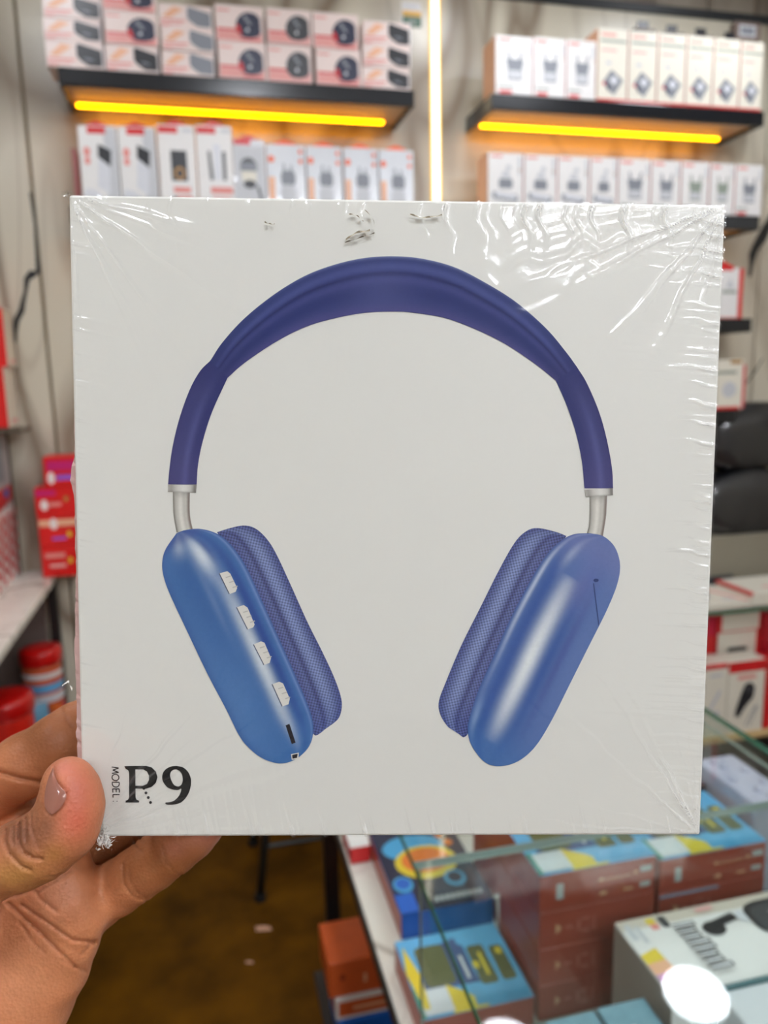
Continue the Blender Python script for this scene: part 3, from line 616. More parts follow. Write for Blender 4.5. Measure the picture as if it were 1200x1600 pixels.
# white earphone carton nearer than the divider
wx0, wx1, wy0, wy1, wz = 0.449, 0.735, 0.618, 0.734, 0.75
txt = []
u0, v0 = 0.21, 0.80
for k, (a, c) in enumerate([(0.035,0.10),(0.03,0.085),(0.03,0.085),(0.03,0.10),(0.03,0.10),(0.03,0.085),(0.03,0.085),(0.03,0.1)]):   # outlined tall lettering running down the box
    v1 = v0-0.085*k
    txt += [(DGRY, R_(u0, v1-0.07, u0+c, v1-0.055)), (DGRY, R_(u0, v1-0.02, u0+c, v1-0.005)), (DGRY, R_(u0+c-0.008, v1-0.07, u0+c, v1-0.005)), (SILV, R_(u0+0.01, v1-0.05, u0+c-0.012, v1-0.025))]
ear = [(M('ink_tan', (206,196,182), 0.4), R_(0,0.86,1,1)), (GRYP, R_(0.02,0.72,0.05,0.94)), (GRYP, R_(0.06,0.66,0.08,0.9)), (YEL, R_(0.125,0.88,0.165,0.96)), (REDP, R_(0.13,0.8,0.165,0.88)), (DGRY, RR(0.18,0.8,0.215,0.96,0.01,0.03)),
       (YEL, [(0.0,0.52),(0.08,0.58),(0.085,0.42),(0.0,0.4)]), (ORGP, [(0.0,0.4),(0.085,0.42),(0.09,0.28),(0.0,0.26)]), (M('ink_mauve', (206,150,190), 0.4), [(0.0,0.26),(0.09,0.28),(0.09,0.14),(0.0,0.12)]),
       (BLKI, E_(0.375,0.66,0.05,0.1)), (BLKI, [(0.36,0.74),(0.5,0.82),(0.51,0.72),(0.4,0.66)]), (SILV, E_(0.535,0.74,0.03,0.08)), (BLKI, RR(0.55,0.42,0.86,0.9,0.1,0.14)), (DGRY, RR(0.57,0.44,0.8,0.84,0.09,0.12)),
       (SILV, R_(0.665,0.64,0.675,0.72)), (SILV, R_(0.655,0.71,0.69,0.73)), (SILV, R_(0.655,0.63,0.69,0.65)), (SILV, R_(0.70,0.63,0.71,0.73)), (SILV, [(0.71,0.68),(0.735,0.73),(0.745,0.73),(0.722,0.68)]), (SILV, [(0.71,0.68),(0.735,0.63),(0.745,0.63),(0.722,0.68)]),
       (BLKI, RR(0.83,0.9,0.98,0.985,0.03,0.03)), (PINKI, R_(0.36,0.9,0.44,0.95)), (PINKI, [(0.62,0.2),(0.66,0.26),(0.68,0.16)])]
lying('earphone_carton', 'white carton with a black earphone case picture in front of the brick red stacks', wx0, wx1, wy0, wy1, ZI+0.001, wz, M('card_white'), top=ear+txt,
      left=[(M('shaded_side_taupe', (150,140,132), 0.45), R_(0,0,1,0.98))])  # shade of the left side, painted on as a taupe tone
# nearest things under the glass: clear case and small teal cartons
cc = tag(empty('clear_case', (0.62, 0.452, ZI+0.001)), 'pale clear plastic case with a blue ring mark at the lower right corner', 'case')
link('case_body', box_me('case_body', -0.125, 0.14, 0.0, 0.155, 0, 0.155, 0.004, 2), CLRP, cc)
link('top_print', print_me('top_print', [(CYA, E_(0.32,0.66,0.075,0.13)), (CLRP, E_(0.32,0.66,0.055,0.095)), (SKY, E_(0.31,0.66,0.04,0.07)), (SILV, E_(0.46,0.4,0.05,0.08)), (DGRY, E_(0.46,0.4,0.02,0.03))] + [(SILV, R_(0.44+0.05*k,0.84,0.46+0.05*k,0.95)) for k in range(6)],
     lambda u, v, l: (-0.125+u*0.265, v*0.155, 0.155+l)), [], cc)
link('case_rim', box_me('case_rim', -0.126, 0.141, 0.1555, 0.1595, 0.12, 0.158, 0.001), M('rim_teal', (70,110,116), 0.25), cc)
TLC = M('card_teal_grey', (110,150,166), 0.25, coat=0.4, var=0.25, vscale=90)
for k, (xa, xb) in enumerate([(0.262,0.319),(0.322,0.379),(0.382,0.439)]):
    lying('small_carton', '%s of three small teal-grey cartons at the bottom of the picture' % ['left','middle','right'][k], xa, xb, 0.50, 0.655, ZI+0.001, ZI+0.117+0.002*k, TLC, group='small teal-grey cartons',
          top=[(SILV, R_(0.1,0.7,0.5,0.8)), (SKY, R_(0.5,0.3,0.9,0.6)), (DGRY, R_(0.975,0,1,1)), (SILV, E_(0.3,0.5,0.1,0.06))])
# far right end of the case: lavender blister tray over a dark pack
def quad_box(name, label, cat, a, c, z0, z1, stock, **kw):
    p = g(*a, z1); q = g(*c, z1)
    return carton(name, label, cat, None, min(p[0],q[0]), max(p[0],q[0]), min(p[1],q[1]), abs(p[1]-q[1]), z0, z1, stock, **kw)
tr = tag(empty('blister_tray', (0.734, 0.842, ZI+0.001)), 'pale lavender shiny blister tray at the right end of the glass counter', 'tray')
link('tray_body', box_me('tray_body', -0.032, 0.034, -0.03, 0.1, 0.0, 0.219, 0.006, 2), M('plastic_lavender', (196,194,216), 0.15, coat=0.6), tr)
for k in range(7):
    link('tray_dimple', lathe_me('tray_dimple', [(0.006,0.2191),(0.005,0.2225),(0.002,0.224)], 14), M('plastic_lavender'), tr, (random.uniform(-0.02,0.02), -0.02+0.017*k, 0), True)
lying('gadget_carton', 'dark carton with blue splashes left of the lavender tray', 0.535, 0.697, 0.905, 1.06, ZI+0.001, ZI+0.198, M('card_charcoal', (38,38,46), 0.35), top=[(BLU, E_(0.3,0.5,0.2,0.2)), (CYA, R_(0.1,0.1,0.4,0.2)), (SILV, R_(0.7,0.1,0.74,0.2)), (STEEL, E_(0.7,0.7,0.2,0.14))])
lying('gadget_carton', 'brick red carton standing behind the left brick red stack', 0.386, 0.525, 0.908, 1.05, ZI+0.001, ZI+0.17, BRN, top=colourful())
# red and white box on the ledge
p = g(545, 1330, ZI+0.03)
lying('small_red_box', 'small white-topped red box on the marble ledge left of the blue carton', 0.204, 0.238, g(550,1352,ZI)[1], g(550,1352,ZI)[1]+0.07, ZI+0.0015, ZI+0.031, RED, top=[(WHT, R_(0,0,1,1))])
# orange and blue cartons on the low side ledge
ORC = M('card_orange', (206,92,40), 0.4, var=0.15)
zb = 0.201
for k, (h, mt_, lab) in enumerate([(0.056, BLU, 'blue carton at the bottom of the stack on the low counter ledge'), (0.042, WHT, 'white-edged orange carton in the middle of the low ledge stack'), (0.069, ORC, 'orange carton on top of the stack on the low counter ledge')]):
    yy = 1.19+0.006*k; xo = (0.182, 0.178, 0.168)[k]
    lying('small_carton', lab, xo, 0.284, yy, yy+0.11, zb, zb+h, mt_, left=[(ORC, R_(0.06,0.15,0.94,0.85))] if k == 1 else None,
          front=[(ORC, R_(0.05,0.15,0.97,0.85)), (ORGP, R_(0.3,0.4,0.9,0.55))] if k == 1 else ([(M('ink_rust', (150,58,24), 0.4), E_(0.22,0.55,0.05,0.1)), (ORGP, R_(0.55,0.3,0.6,0.55))] if k == 2 else None), bev=0.002)
    zb += h+0.0008

# ------------------------------------------------------------------ left counter with its goods
ZK = 0.88; XK = -0.405
lc = tag(empty('side_counter', (-0.9, 1.8, 0)), 'white marble-topped side counter with open shelf along the left', 'counter'); lc.location = (0,0,0)
link('counter_top', box_me('counter_top', -1.1, XK, 1.05, DW-0.002, ZK-0.02, ZK, 0.002), SLAB, lc)
link('lower_shelf', box_me('lower_shelf', -1.1, XK+0.03, 1.05, DW-0.002, 0.44, 0.46, 0.002), M('shelf_taupe', (110,98,90), 0.5), lc)
link('counter_back', box_me('counter_back', -1.1, -1.085, 1.05, DW-0.002, 0.0, ZK-0.021), M('panel_dark'), lc)
for y in (1.07, DW-0.03):
    link('post', box_me('post', XK-0.035, XK-0.01, y-0.012, y+0.012, 0.0, ZK-0.021, 0.002), M('edge_black'), lc)
link('far_panel', box_me('far_panel', -1.08, XK-0.05, DW-0.016, DW-0.003, 0.47, ZK-0.022), M('panel_taupe', (120,104,98), 0.5), lc)
# red cartons stacked at the far end
RD2 = M('card_bright_red', (214,20,18), 0.35, var=0.08); DOT = M('ink_white', (236,226,222), 0.35); MAG = M('ink_magenta', (196,24,110), 0.35); VIO = M('ink_violet', (150,90,200), 0.35)
YR = 2.19
p = at_front(66, 898, YR); top_px = [848, 757, 712]
def rx(px, py): return at_front(px, py, YR)
RST = [(67,130,898,848,0.0,'lowest of the bright red cartons stacked at the end of the side counter',[(REDP, R_(0.1,0.6,0.6,0.75)), (YEL, E_(0.72,0.5,0.05,0.1)), (PINKI, R_(0.2,0.3,0.6,0.4))]),
       (62,130,848,800,-0.0,'third from the top of the bright red cartons, with a white dot',[(ORGP, R_(0.02,0.62,0.9,0.84)), (DOT, E_(0.36,0.7,0.09,0.19)), (VIO, R_(0.3,0.16,0.62,0.26)), (YEL, E_(0.7,0.34,0.05,0.1))]),
       (56,130,800,757,0.0,'second from the top of the bright red cartons, with a white dot at its left',[(MAG, R_(0.02,0.7,0.45,0.9)), (DOT, E_(0.19,0.36,0.085,0.2)), (GOLD, E_(0.66,0.56,0.05,0.1)), (REDP, R_(0.3,0.3,0.55,0.45))]),
       (70,130,757,709,0.0,'topmost bright red carton with a violet band and white dot',[(MAG, R_(0.1,0.55,0.9,0.85)), (DOT, E_(0.18,0.3,0.1,0.2)), (VIO, R_(0.32,0.22,0.9,0.4))])]
zz = ZK+0.0015
for xa, xb, yb, yt, rz, lab, fr in RST:
    a = rx(xa, yb); c = rx(xb, yb); h = rx(xa, yt)[2]-a[2]
    carton('red_carton', lab, 'carton', 'bright red cartons on the side counter', a[0], c[0], YR, 0.085, zz, zz+h-0.001, RD2, front=fr)
    zz += h
# display rack at the left edge, its red and white printed side towards us
XRK = -0.50
rk = tag(empty('display_rack', (XRK, DW-0.02, ZK+0.0015)), 'dark-framed display rack with red and white checked side on the side counter', 'rack')
zr = float(on(20, 664, 0, XRK)[2])-ZK-0.0015
link('top_board', box_me('top_board', -0.2, 0.06, -0.12, -0.006, zr-0.012, zr-0.0005, 0.001), M('post_bronze', (84,74,60), 0.4), rk)
link('rack_body', box_me('rack_body', -0.2, -0.004, -0.62, -0.006, 0.0, zr-0.013, 0.003), M('rack_grey', (176,172,172), 0.4), rk)
for y in (-0.006, -0.62):
    link('rack_post', box_me('rack_post', -0.006, 0.0, y-0.006, y+0.006, 0.0, zr, 0.001), M('post_bronze', (84,74,60), 0.4), rk)
items = [(RED, [(0,0.4),(0,0.6),(1,0.62),(1,0.52)]), (DOT, [(0,0.0),(0,0.4),(1,0.5),(1,0.0)]), (BLU, R_(0.86,0.55,0.94,0.6)), (GRYI, R_(0.7,0.66,0.9,0.94))]
for r in range(6):
    for c in range(17):
        v = 0.02+0.08*r-0.03*(c % 2); u = 0.02+0.057*c
        if v > 0.0 and v+0.045 < 0.4+0.1*u: items.append((RED, R_(u, v, u+0.034, v+0.045)))
link('side_print', print_me('side_print', items, lambda u, v, l: (-0.004+l, -0.614+u*0.6, v*zr)), [], rk)
zt0 = ZK+0.0015+zr
ya = 2.05
for k, (yt, lab) in enumerate([(575,'white carton with a red front on top of the display rack, lower of two'), (492,'white carton with a red front on top of the display rack, upper of two')]):
    zt1 = float(on(10, yt, 0, XRK)[2])
    y1_ = 2.292; xc = float(on(21-3*k, 575-80*k, 1, y1_)[0]); yn = float(on(4, 575-80*k, 0, xc)[1])
    carton('white_red_carton', lab, 'carton', 'white and red cartons on the rack', xc-0.16, xc, yn, y1_-yn, zt0+0.001, zt1, RD2,
           right=[(CRM, R_(0,0,1,1)), (PINKI, R_(0.3,0.06,0.9,0.14)), (GRYP, R_(0.7,0.3,0.76,0.8))], front=[(REDP, R_(0.2,0.4,0.8,0.6))])
    zt0 = zt1
# red lidded jars and packets on the lower shelf
JR = M('lid_red', (196,10,10), 0.3, coat=0.3); JC = clear('jar_clear', (0.9,0.92,0.95), 0.05, 1.45)
def jar(label, x, y, z0, z1, r, fill):
    t = tag(empty('jar', (x, y, z0)), label, 'jar', 'red-lidded jars under the side counter'); h = z1-z0
    link('jar_wall', lathe_me('jar_wall', [(r*0.9,0),(r*0.96,0.004),(r*0.96,h-0.05),(r*0.9,h-0.04)], 28), fill, t, smooth=True)
    link('lid', lathe_me('lid', [(r,h-0.045),(r*1.04,h-0.04),(r*1.04,h-0.012),(r*0.98,h-0.003),(r*0.6,h)], 36), JR, t, smooth=True)
    return t
def inside(px, py, z): return [float(v) for v in on(px, py, 2, z)]
a = inside(62, 1010, 0.69)
jar('round red-lidded jar with orange contents, the farther one under the side counter', a[0], a[1], 0.461, 0.69, 0.053, M('jar_orange', (206,96,60), 0.2, var=0.4, vscale=25))
jt = [o for o in C.objects if o.name.startswith('jar') and o.type == 'EMPTY'][-1]
for z0_, z1_, m_ in ((0.150,0.165,'card_white'), (0.112,0.134,'ink_sky'), (0.082,0.104,'ink_silver'), (0.05,0.07,'ink_crimson')):
    link('label_band', lathe_me('label_band', [(0.0515,z0_),(0.0515,z1_)], 28, False), MATS[m_], jt, smooth=True)
a = inside(12, 1085, 0.655)
jar('round red-lidded red jar, the nearer one at the left edge', a[0]-0.01, a[1], 0.461, 0.655, 0.066, M('jar_red', (206,30,16), 0.25, var=0.2))
def packet(label, x, y, w, h, col, rx_, rz):
    z = 0.462; a = (x, y); vs, fs = [], []; n, m_ = 9, 11; rnd = random.Random(label)
    for s in (1, -1):
        for j in range(m_):
            for i in range(n):
                u, v = i/(n-1)*2-1, j/(m_-1)*2-1
                th = 0.012*(1-u*u)*(1-v**4)*s+rnd.uniform(-0.0008,0.0008)
                vs.append((u*w/2, th, (v+1)*h/2))
    for s in range(2):
        o_ = s*n*m_
        for j in range(m_-1):
            for i in range(n-1):
                q = (o_+j*n+i, o_+j*n+i+1, o_+(j+1)*n+i+1, o_+(j+1)*n+i); fs.append(q if s else q[::-1])
    t = tag(empty('snack_packet', (a[0], a[1], z)), label, 'packet', 'small packets under the side counter')
    t.rotation_euler = (rx_, 0, rz)
    link('packet_body', py_me('packet_body', vs, fs), M('packet_%d_%d_%d' % col, col, 0.25, var=0.35, vscale=35, coat=0.3), t, smooth=True)
packet('pale blue and silver packet leaning below the farther red jar', -0.468, 2.095, 0.07, 0.105, (120,178,206), 0.12, 0.15)
packet('orange packet leaning beside the farther red jar', -0.408, 2.09, 0.04, 0.10, (220,110,50), 0.1, -0.2)
packet('crimson packet at the edge of the shelf beside the index finger', -0.398, 2.045, 0.036, 0.09, (170,20,60), 0.1, 0.2)
packet('blue packet lying just above the index finger', -0.455, 2.035, 0.06, 0.06, (60,140,190), 0.15, 0.1)

# ------------------------------------------------------------------ stool by the wall and litter on the floor
sp = on(407, 1406, 2, 0.0)
STM = M('stool_metal', (52,58,60), 0.35, metal=0.5)
so = tag(empty('folding_stool', (float(sp[0])+0.19, float(sp[1])+0.13, 0)), 'dark metal stool of which one leg shows on the brown floor', 'stool')
link('seat', box_me('seat', -0.15, 0.15, -0.12, 0.12, 0.445, 0.47, 0.01, 2), M('seat_black', (30,30,32), 0.5), so)
for sx in (-1, 1):
    for sy in (-1, 1):
        lg = link('leg', tube_me('leg', [(sx*0.19, sy*0.13, 0.012), (sx*0.13, sy*0.10, 0.445)], 0.011, 12), STM, so, smooth=True)
        link('rubber_foot', lathe_me('rubber_foot', [(0.015,0),(0.016,0.004),(0.014,0.02)], 14), M('rubber_black', (14,14,16), 0.7), lg, (sx*0.19, sy*0.13, 0.0))
link('stretcher', tube_me('stretcher', [(-0.172,-0.121,0.15),(0.172,-0.121,0.15)], 0.006, 10), STM, so)
for i, (px, py, s) in enumerate([(412,1452,0.014),(389,1504,0.007)]):
    p = on(px, py, 2, 0.0); rnd = random.Random(i)
    vs = [((u-1)*s*1.3*rnd.uniform(0.8,1.2), (v-1)*s*0.6*rnd.uniform(0.8,1.2)-(u-1)*s*0.3, 0.0006+rnd.uniform(0,0.3)*s) for v in range(3) for u in range(3)]
    o = link('paper_scrap', py_me('paper_scrap', vs, [(j*3+k, j*3+k+1, (j+1)*3+k+1, (j+1)*3+k) for j in range(2) for k in range(2)]), M('paper_scrap', (206,160,132), 0.7), None, (float(p[0]), float(p[1]), 0.0))
    tag(o, ['larger torn paper scrap lying on the brown floor', 'tiny paper scrap on the brown floor nearer the camera'][i], 'scrap', 'paper scraps on the floor')

# ------------------------------------------------------------------ the held headphone box
TLc = np.array([-0.09501865, -0.09559685, 0.23128271]); Uc = np.array([0.19994511, 0.00128093, 0.00450709]); Vc = np.array([-0.00125134, 0.19987224, 0.0150371])
BW, BH, BD = 0.2, 0.2004, 0.075
eu = CAMROT @ (Uc/np.linalg.norm(Uc)); en = CAMROT @ np.cross(Uc, Vc); en /= np.linalg.norm(en); ev = np.cross(en, eu)      # right, into the depth, down
BTL = CAM + CAMROT @ TLc
BORG = BTL + eu*BW/2 + ev*BH                    # middle of the lower front edge
hb = empty('headphone_box')
mw = Matrix.Identity(4)
for i in range(3): mw[i][0], mw[i][1], mw[i][2], mw[i][3] = eu[i], en[i], -ev[i], BORG[i]
hb.matrix_world = mw
tag(hb, 'white square shrink-wrapped box with blue over-ear headphones printed on it, held up in front', 'box')
def F(px, py):
    """photo pixel -> (x, z) on the front face of the box"""
    d = ray(px, py); t = ((BORG-CAM) @ en)/(d @ en); p = CAM+d*t-BORG
    return float(p @ eu), float(-(p @ ev))
PAPER = M('paper_white', (226,226,220), 0.45, var=0.012, vscale=18)
link('carton_body', box_me('carton_body', -BW/2, BW/2, 0, BD, 0, BH, 0.0008, 2), PAPER, hb)
KALB = 1.0                                  # displayed tone -> reflectance of the ink
def ink(c): return np.minimum(np.array(lin(c))*KALB, 0.95)
def vcol_mat(name, weave=False):
    if name in MATS: return MATS[name]
    mt = bpy.data.materials.new(name); mt.use_nodes = True; nt = mt.node_tree; b = nt.nodes['Principled BSDF']; L = nt.links.new
    at = nt.nodes.new('ShaderNodeVertexColor'); at.layer_name = 'ink'; b.inputs['Roughness'].default_value = 0.5; b.inputs['Specular IOR Level'].default_value = 0.12
    tc = nt.nodes.new('ShaderNodeTexCoord')
    if not weave:
        nz = nt.nodes.new('ShaderNodeTexNoise'); nz.inputs['Scale'].default_value = 900; L(tc.outputs['Object'], nz.inputs['Vector'])
        mr = nt.nodes.new('ShaderNodeMapRange'); mr.inputs[3].default_value = 0.93; mr.inputs[4].default_value = 1.07; L(nz.outputs['Fac'], mr.inputs[0]); fac = mr.outputs[0]
    else:
        mp = nt.nodes.new('ShaderNodeMapping'); mp.inputs['Rotation'].default_value = (0, weave, 0); L(tc.outputs['Object'], mp.inputs['Vector'])
        sx = nt.nodes.new('ShaderNodeSeparateXYZ'); L(mp.outputs[0], sx.inputs[0])
        sn = []
        for ax in (0, 2):
            k = nt.nodes.new('ShaderNodeMath'); k.operation = 'MULTIPLY'; k.inputs[1].default_value = 2*math.pi/0.00125; L(sx.outputs[ax], k.inputs[0])
            s = nt.nodes.new('ShaderNodeMath'); s.operation = 'SINE'; L(k.outputs[0], s.inputs[0]); sn.append(s)
        q = nt.nodes.new('ShaderNodeMath'); q.operation = 'MULTIPLY'; L(sn[0].outputs[0], q.inputs[0]); L(sn[1].outputs[0], q.inputs[1])
        mr = nt.nodes.new('ShaderNodeMapRange'); mr.inputs[1].default_value = -1; mr.inputs[3].default_value = 0.5; mr.inputs[4].default_value = 1.55; L(q.outputs[0], mr.inputs[0]); fac = mr.outputs[0]
    v = nt.nodes.new('ShaderNodeVectorMath'); v.operation = 'SCALE'; L(at.outputs['Color'], v.inputs[0]); L(fac, v.inputs['Scale']); L(v.outputs[0], b.inputs['Base Color'])
    MATS[name] = mt
    return mt
INK = vcol_mat('printed_ink')
def grid_print(name, pts, cols, parent, lift, mat_=None):
    """pts, cols: arrays (rows, columns, 2 or 3) in photo pixels / ink"""
    nr, nc = pts.shape[:2]
    vs = []
    for j in range(nr):
        for i in range(nc):
            x, z = F(*pts[j, i]); vs.append((x, -lift, z))
    fs = [(j*nc+i, j*nc+i+1, (j+1)*nc+i+1, (j+1)*nc+i) for j in range(nr-1) for i in range(nc-1)]
    me = py_me(name, vs, fs)
    ca = me.color_attributes.new('ink', 'FLOAT_COLOR', 'POINT')
    arr = np.ones((nr*nc, 4), np.float32); arr[:, :3] = np.clip(cols.reshape(-1, 3), 0, 1); ca.data.foreach_set('color', arr.ravel())
    return link(name, me, mat_ or INK, parent)
def spline(pts, n):
    """Catmull-Rom through pts, n samples evenly by arc length"""
    P = np.array(pts, float); out = []
    Q = np.vstack([2*P[0]-P[1], P, 2*P[-1]-P[-2]])
    for i in range(len(P)-1):
        a, b_, c, d = Q[i:i+4]
        for t in np.linspace(0, 1, 12, endpoint=False):
            out.append(0.5*((2*b_)+(-a+c)*t+(2*a-5*b_+4*c-d)*t*t+(-a+3*b_-3*c+d)*t**3))
    out.append(P[-1]); out = np.array(out)
    s = np.r_[0, np.cumsum(np.linalg.norm(np.diff(out, axis=0), axis=1))]; u = np.linspace(0, s[-1], n)
    return np.stack([np.interp(u, s, out[:, k]) for k in range(out.shape[1])], 1)
def closed(pts, n=160):
    P = list(pts); return spline(P+[P[0]], n)
def poly_rows(poly, axis, nr, nc):
    """cut a convex outline into rows across `axis` (unit vector in px); returns points, t (along), s (across)"""
    a = np.array(axis, float); a /= np.linalg.norm(a); b = np.array([-a[1], a[0]])
    if b[0] < 0: b = -b
    A, B_ = poly @ a, poly @ b; lo, hi = A.min()+0.05, A.max()-0.05
    tt = 0.5-0.5*np.cos(np.linspace(0, np.pi, nr)); pts = np.zeros((nr, nc, 2)); n = len(poly)
    for j, t in enumerate(tt):
        h = lo+(hi-lo)*t; xs = []
        for i in range(n):
            p, q = i, (i+1) % n
            if (A[p]-h)*(A[q]-h) <= 0 and A[p] != A[q]:
                f = (h-A[p])/(A[q]-A[p]); xs.append(B_[p]+f*(B_[q]-B_[p]))
        l, r = (min(xs), max(xs)) if xs else (B_.mean(), B_.mean())
        for i in range(nc):
            pts[j, i] = a*h+b*(l+(r-l)*i/(nc-1))
    return pts, tt[:, None], np.linspace(0, 1, nc)[None, :]
def gs(x, c, w): return np.exp(-((x-c)/w)**2)
def blend(base, *layers):
    """layers (colour, weight array)"""
    out = np.zeros(np.broadcast(*[w for _, w in layers]).shape+(3,))+ink(base)
    for c, w in layers: out = out*(1-np.clip(w, 0, 1)[..., None])+ink(c)*np.clip(w, 0, 1)[..., None]
    return out
# ---- headband
outer = [(262.8,756.8),(265,731.5),(270,696.7),(281,652),(297,608),(313,579.5),(328.7,563.7),(347.7,535),(382.5,497),(430,459),(477.5,430.7),(525,413),(572.5,402.8),(620,400.6),(663.3,405),(711,418),(758,441.7),(806,472),(853,513),(885,551),(901,573),(916.7,598.5),(935.7,643),(948,687),(956,731.5),(957.8,763)]
inner = [(307.4,757),(309.7,725),(317.6,687),(331.8,643),(355.6,590.6),(382.5,567),(430,535),(477.5,511),(525,497),(572.5,488.6),(620,487),(647.5,489),(695,497),(742.5,514.6),(790,538),(837.5,570),(868.5,595),(885,633),(899,674.5),(908.7,719),(913,763)]
ko, ki = (6, 4), (20, 16)                      # knee: index in outer, inner on the left / right
def band(a0, a1, b0, b1, n): return np.stack([spline(outer[a0:a1+1], n), spline(inner[b0:b1+1], n)], 1)
legL = band(0, ko[0], 0, ko[1], 40); arch = band(ko[0], ki[0], ko[1], ki[1], 130); legR = band(ki[0], 25, ki[1], 20, 40)
def strip(edge, nc):
    s = np.linspace(0, 1, nc)[None, :, None]; return edge[:, None, 0, :]*(1-s)+edge[:, None, 1, :]*s
hp = None
for nm, e, kind in (('headband_arch_print', arch, 0), ('headband_arm_print', legL, 1), ('headband_arm_print', legR, 2)):
    pts = strip(e, 28); s = np.linspace(0, 1, 28)[None, :]+np.zeros((len(e), 1)); t = np.linspace(0, 1, len(e))[:, None]+np.zeros((1, 28))
    if kind == 0:
        th = 0.31+0.13*np.abs(2*t-1)**1.5+0.25*np.clip(np.abs(2*t-1)-0.86, 0, 1)      # dark crease between rim and cushion
        col = blend((50,62,116), ((76,86,142), 0.75*gs(s, th-0.13, 0.08)), ((128,138,176), 0.8*gs(s, 0.0, 0.03)*gs(t,0.5,0.3)), ((34,40,92), 0.95*gs(s, th, 0.035)), ((76,80,136), 0.5*gs(s, th+0.12, 0.07)),
                    ((42,52,108), 0.8*gs(s, th+0.3, 0.13)), ((86,82,136), 0.6*gs(s, 1.0, 0.16)), ((98,104,156), 0.3*gs(t,0.47,0.08)*gs(s,0.6,0.4)), ((40,46,100), 0.5*gs(t,0.0,0.07)), ((44,46,98), 0.45*gs(t,1.0,0.07)))
    else:
        tt = t if kind == 1 else 1-t
        col = blend((58,62,116), ((92,100,154), 0.7*gs(s, 0.58 if kind == 1 else 0.42, 0.13)*np.clip(1.1-tt,0,1)), ((44,50,108), 0.75*gs(s, 0.86, 0.16)), ((50,50,104), 0.6*gs(s, 0.0, 0.12)), ((40,48,104), 0.7*gs(tt, 1.0, 0.25)), ((80,74,126), 0.4*gs(tt, 0.0, 0.3)))
    grid_print(nm, pts, col, hb, 0.00012)
# ---- steel sliders and collars
def quad_strip(name, left, right, colf, lift, parent=hb, n=24, nc=16):
    e = np.stack([spline(left, n), spline(right, n)], 1); pts = strip(e, nc); s = np.linspace(0, 1, nc)[None, :]+np.zeros((n, 1)); t = np.linspace(0, 1, n)[:, None]+np.zeros((1, nc))
    return grid_print(name, pts, colf(s, t), parent, lift)
steel = lambda s, t: blend((188,186,178), ((110,106,100), 0.9*gs(s, 0.0, 0.1)), ((226,224,216), 0.9*gs(s, 0.45, 0.16)), ((120,104,98), 0.95*gs(s, 0.93, 0.08)), ((206,204,196), 0.6*gs(s, 0.75, 0.06)), ((140,138,132), 0.5*gs(t, 0, 0.12)))
colr = lambda s, t: blend((196,194,188), ((150,146,140), 0.8*gs(s, 0.12, 0.12)), ((228,228,222), 0.8*gs(s, 0.55, 0.2)), ((112,108,104), 0.9*gs(s, 0.95, 0.1)), ((120,118,112), 0.5*gs(t, 1.0, 0.15)))
quad_strip('slider_print', [(270,768),(270.5,790),(271.5,806),(276,832)], [(297,769),(296.6,795),(298,812),(302,829)], steel, 0.0001)
quad_strip('slider_print', [(921,775),(921,800),(920,821),(916.6,834)], [(948.7,774.5),(947.6,795),(946.6,809),(942,838)], steel, 0.0001)
quad_strip('collar_print', [(262.5,757.5),(262.5,768.5)], [(307.6,757.5),(306.6,770)], colr, 0.00016)
quad_strip('collar_print', [(913,765),(915,776.6)], [(957.4,762.5),(957.7,773.6)], colr, 0.00016)
# ---- ear cushions (woven) and cups
cupL = closed([(276,833),(258,860),(253.5,884),(258,908),(270,938),(294,989),(324,1052),(354,1109),(375,1151),(393,1172),(411,1185),(432,1192),(450,1191),(468,1182),(483,1166),(489.5,1145),(487.5,1121),(477,1091),(459,1049),(435,995),(408,935),(384,884),(366,857),(348,839),(330,830),(309,826),(288,828.5)])
cupR = closed([(921,833),(942,837.5),(960,854),(968.5,881),(964.6,911),(948,953),(918,1013),(888,1073),(864,1121),(843,1157),(825,1178),(804,1191.7),(780,1197),(759,1191.7),(741,1172),(732,1151),(732,1127),(747,1079),(771,1025),(798,965),(828,908),(852,869),(876,845),(897,834.5)])
cusL = closed([(339,831.5),(360,825),(381,821),(399,825.5),(417,842),(432,866),(453,911),(480,971),(504,1019),(522,1058),(532.5,1088),(534,1106),(528,1124),(510,1137.5),(501,1145),(490.5,1148),(478,1120),(450,1050),(410,960),(370,880),(348,845)])
cusR = closed([(885,837.5),(870,831.5),(840,825),(822,830),(804,848),(780,890),(750,950),(720,1010),(696,1067),(685.5,1097),(688.5,1118),(702,1137.7),(714,1143.7),(727.5,1151),(745,1115),(775,1045),(810,970),(845,900),(872,856)])
axL, axR = (205, 345), (-205, 345)
for nm, poly, ax, sgn in (('ear_cushion_print', cusL, axL, 1), ('ear_cushion_print', cusR, axR, -1)):
    pts, t, s = poly_rows(poly, ax, 70, 34); s = s if sgn > 0 else 1-s; s, t = s+0*t, t+0*s
    col = blend((96,108,152), ((62,66,112), 0.85*gs(s, 0.43, 0.07)), ((132,146,188), 0.7*gs(s, 0.66, 0.14)), ((64,72,126), 0.75*gs(s, 1.0, 0.14)), ((80,84,134), 0.6*gs(s, 0.2, 0.12)), ((52,56,104), 0.7*gs(s, 0.02, 0.1)), ((70,78,128), 0.5*gs(t, 0, 0.1)), ((70,84,140), 0.5*gs(t, 1, 0.1)))
    grid_print(nm, pts, col, hb, 0.00008, vcol_mat('printed_weave_%s' % ('left' if sgn > 0 else 'right'), 0.54*sgn))
pts, t, s = poly_rows(cupL, axL, 110, 60); s, t = s+0*t, t+0*s
